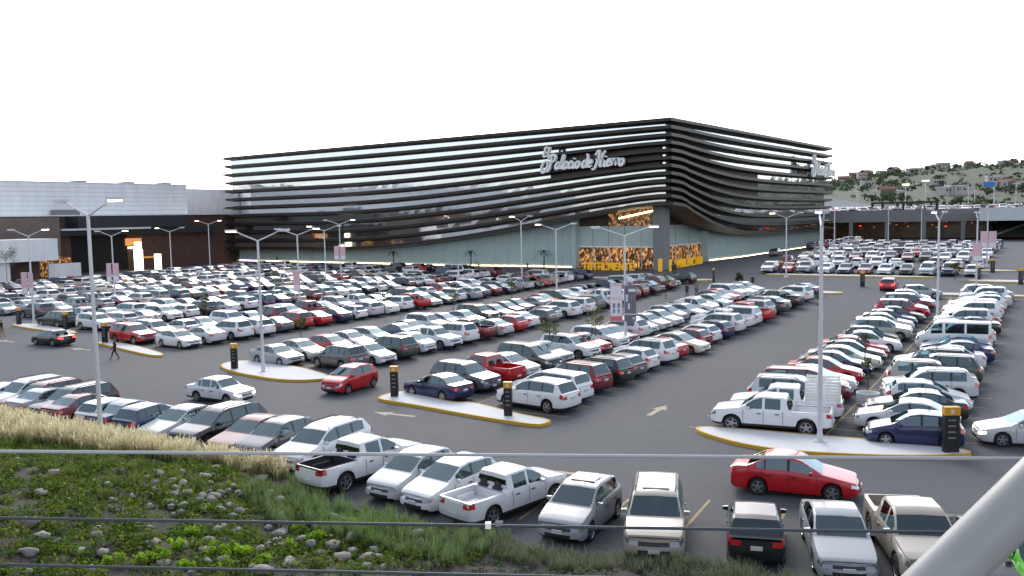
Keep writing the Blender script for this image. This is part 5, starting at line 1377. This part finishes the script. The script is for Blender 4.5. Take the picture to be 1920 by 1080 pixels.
# blue-green reeds behind the white cars
B3 = scatter(300, -130.0, -124.75, -44.0, -33.5, lambda a, b: foot(b) - a < 3.2)
v_, f_, c_ = blades(B3, 30, rg.uniform(.35, .75, len(B3)), .3, .009, (.07, .12, .03), (.22, .31, .12), rg, .35)
o = link(bpy.data.objects.new('reed_grass', np_mesh('reed_grass', v_, f_, M['leaf'], c_))); tag(o, 'upright blue-green reed grass in front of the white cars', 'grass', kind='stuff')
# green ground cover over the bank
def cover(n, u0, u1, v0, v1, keep, rad, per, size, colr, name, label, sq=.6):
    P = scatter(n, u0, u1, v0, v1, keep); r = rg.uniform(rad[0], rad[1], n); P[:, 2] += r * .18
    cl = np.array(colr)[rg.integers(0, len(colr), n)] * rg.uniform(.7, 1.3, (n, 1))
    v_, f_, c_ = blob_leaves(P, r, per, size, cl, rg, squash=sq)
    o = link(bpy.data.objects.new(name, np_mesh(name, v_, f_, M['leaf'], c_))); tag(o, label, 'plants', kind='stuff')
gapf = lambda a, b: (.45 + .55 * (math.sin(a * 1.3 + 1) * math.sin(b * .9 + .5) + .35 * math.sin(a * 3.1) * math.sin(b * 2.7) > -.28)) * sstep(-47, -43, b + .45 * (a + 126))
cover(9000, -142, -126.4, -56, 16, gapf, (.18, .42), 42, .062, [(.085, .155, .016), (.125, .195, .02), (.055, .105, .016), (.16, .19, .03)], 'ground_cover', 'dense low green ground cover on the stony bank')
cover(2600, -139, -124.6, -78, -40, lambda a, b: sstep(-41, -46, b + .2 * (a + 126)) * (.35 + .65 * (math.sin(a * 2.1) * math.sin(b * 1.4 + a) > -.3)), (.12, .34), 42, .045, [(.14, .17, .10), (.11, .14, .09), (.18, .20, .13), (.09, .11, .055)], 'dry_scrub', 'grey-green dry scrub on bare soil at the lower edge', .65)
B4 = scatter(900, -128.2, -124.3, -70, -42, lambda a, b: foot(b) - a < 1.8)
v_, f_, c_ = blades(B4, 18, .42, .3, .008, (.08, .10, .05), (.24, .26, .16), rg, .4)
o = link(bpy.data.objects.new('dry_grass', np_mesh('dry_grass', v_, f_, M['leaf'], c_))); tag(o, 'short dry grass tufts at the foot of the bank beside the cars', 'grass', kind='stuff')
# bright lime shrubs
lime_px = [(330, 1030), (365, 1005), (300, 1050), (395, 1045), (430, 1035), (460, 1050), (270, 1060), (420, 1068), (490, 1062), (560, 1000), (590, 1018), (610, 985), (545, 1030), (680, 1005), (655, 990), (700, 995), (215, 1065), (350, 1066)]
for i, (px, py) in enumerate(lime_px):
    p = on_slope(px, py)
    if p is None: continue
    C = np.array([(rg.normal(0, .13), rg.normal(0, .13), abs(rg.normal(.16, .08))) for _ in range(7)])
    v_, f_, c_ = blob_leaves(C, rg.uniform(.10, .18, 7), 42, .055, np.repeat(np.array([[.26, .42, .03]]), 7, 0) * rg.uniform(.8, 1.2, (7, 1)), rg)
    e = empty('lime_shrub', p); tag(e, 'bright lime-green leafy shrub among the stones on the bank', 'shrub', 'lime shrubs on the bank')
    link(bpy.data.objects.new('foliage', np_mesh('foliage', v_, f_, M['leaf'], c_)), e)
    mb = MB(); mb.tube((0, 0, -.05), (.02, .01, .2), .02, .008, 6); mb.build('stem', M['bark'], e)
# field stones
SM = []
import bmesh
for k in range(7):
    bm = bmesh.new(); bmesh.ops.create_icosphere(bm, subdivisions=2, radius=1.0); q = np.random.default_rng(50 + k); a_, b_, c2 = q.normal(size=3), q.normal(size=3), q.uniform(.55, .8)
    for v in bm.verts:
        n = v.co.normalized(); d = 1 + .16 * math.sin(3 * n.dot(Vector(a_))) + .12 * math.sin(4.5 * n.dot(Vector(b_)) + 1) + q.normal(0, .018)
        v.co = Vector((n.x * d * 1.25, n.y * d, n.z * d * c2))
    me = bpy.data.meshes.new('stone'); bm.to_mesh(me); bm.free(); me.materials.append(M['stone']); me.polygons.foreach_set('use_smooth', [True] * len(me.polygons)); SM.append(me)
spots = [(rg.normal(400, 75), rg.normal(925, 30)) for _ in range(46)] + [(rg.uniform(0, 640), rg.uniform(862, 1078)) for _ in range(62)] + [(rg.normal(560, 90), rg.normal(1010, 28)) for _ in range(24)] + [(rg.uniform(640, 860), rg.uniform(1000, 1070)) for _ in range(8)]
for i, (px, py) in enumerate(spots):
    p = on_slope(max(px, 0), min(max(py, 858), 1085))
    if p is None: continue
    s = float(rg.uniform(.08, .19) * (1.35 if rg.random() < .2 else 1))
    o = link(bpy.data.objects.new('stone', SM[i % 7])); o.location = (p[0], p[1], p[2] + s * .42); o.scale = (s,) * 3; o.rotation_euler = (float(rg.normal(0, .15)), float(rg.normal(0, .15)), float(rg.uniform(0, 6.3)))
    tag(o, 'rounded grey field stone among the green plants on the bank', 'stone', 'field stones on the bank')

# ================================================================== RAILING of the viewing terrace
D0, mr_ = 1.5, -.10
rail = empty('cable_railing', (0, D0, 8.62)); tag(rail, 'thin horizontal steel cables of a railing across the foreground', 'railing')
def rail_pt(X, z): return (X, mr_ * X, z - 8.62)
for drop, m_, r_ in ((.411, 'cable_bright', .0032), (.538, 'cable', .0029), (.628, 'cable', .0029), (.745, 'cable', .0029), (.865, 'cable', .0029)):
    mb = MB(); n = 24
    for k in range(n):
        X0, X1 = -3.2 + 6.4 * k / n, -3.2 + 6.4 * (k + 1) / n; sag = lambda X: -.006 * (1 - (X / 3.2) ** 2)
        mb.tube(rail_pt(X0, CAM_H - drop + sag(X0)), rail_pt(X1, CAM_H - drop + sag(X1)), r_, n=8, cap=False)
    mb.build('cable', M[m_], rail, 60)
for X in (-3.2, 3.2):
    mb = MB(); p = rail_pt(X, 0); mb.box(X - .03, X + .03, p[1] - .03, p[1] + .03, -.01, 1.75); mb.build('post', M['pipe'], rail)
Xc = (905 - 960) / F_PX * D0; p = rail_pt(Xc, CAM_H - .544); mb = MB(); mb.box(Xc - .005, Xc + .005, p[1] - .006, p[1] + .004, p[2] - .004, p[2] + .006); mb.build('clamp', M['sign_white'], rail)
mb = MB(); mb.tube((Xc + .013, p[1], p[2] + .003), (Xc + .026, p[1], p[2] + .003), .006, n=8); mb.build('clamp', M['concrete_dark'], rail)
# slanting tube
Yp = 1.32
def at(px, py, Y): d = ray(px, py); return CAM + d * (Y / d[1])
pa, pb = at(1770, 1080, Yp), at(1925, 930, Yp)
d = (pb - pa); d /= np.linalg.norm(d)
q0 = pa + d * ((8.62 - pa[2]) / d[2]); q1 = pa + d * 1.1
mb = MB(); mb.tube(tuple(q0), tuple(q1), .0415, n=32)
tube = mb.build('slanting_tube', M['pipe'], None, 40); tag(tube, 'thick pale grey steel tube slanting across the lower right corner', 'tube')
mb = MB(); mb.box(q0[0] - .09, q0[0] + .09, q0[1] - .09, q0[1] + .09, 8.615, 8.64); mb.build('foot_plate', M['pipe'], tube)
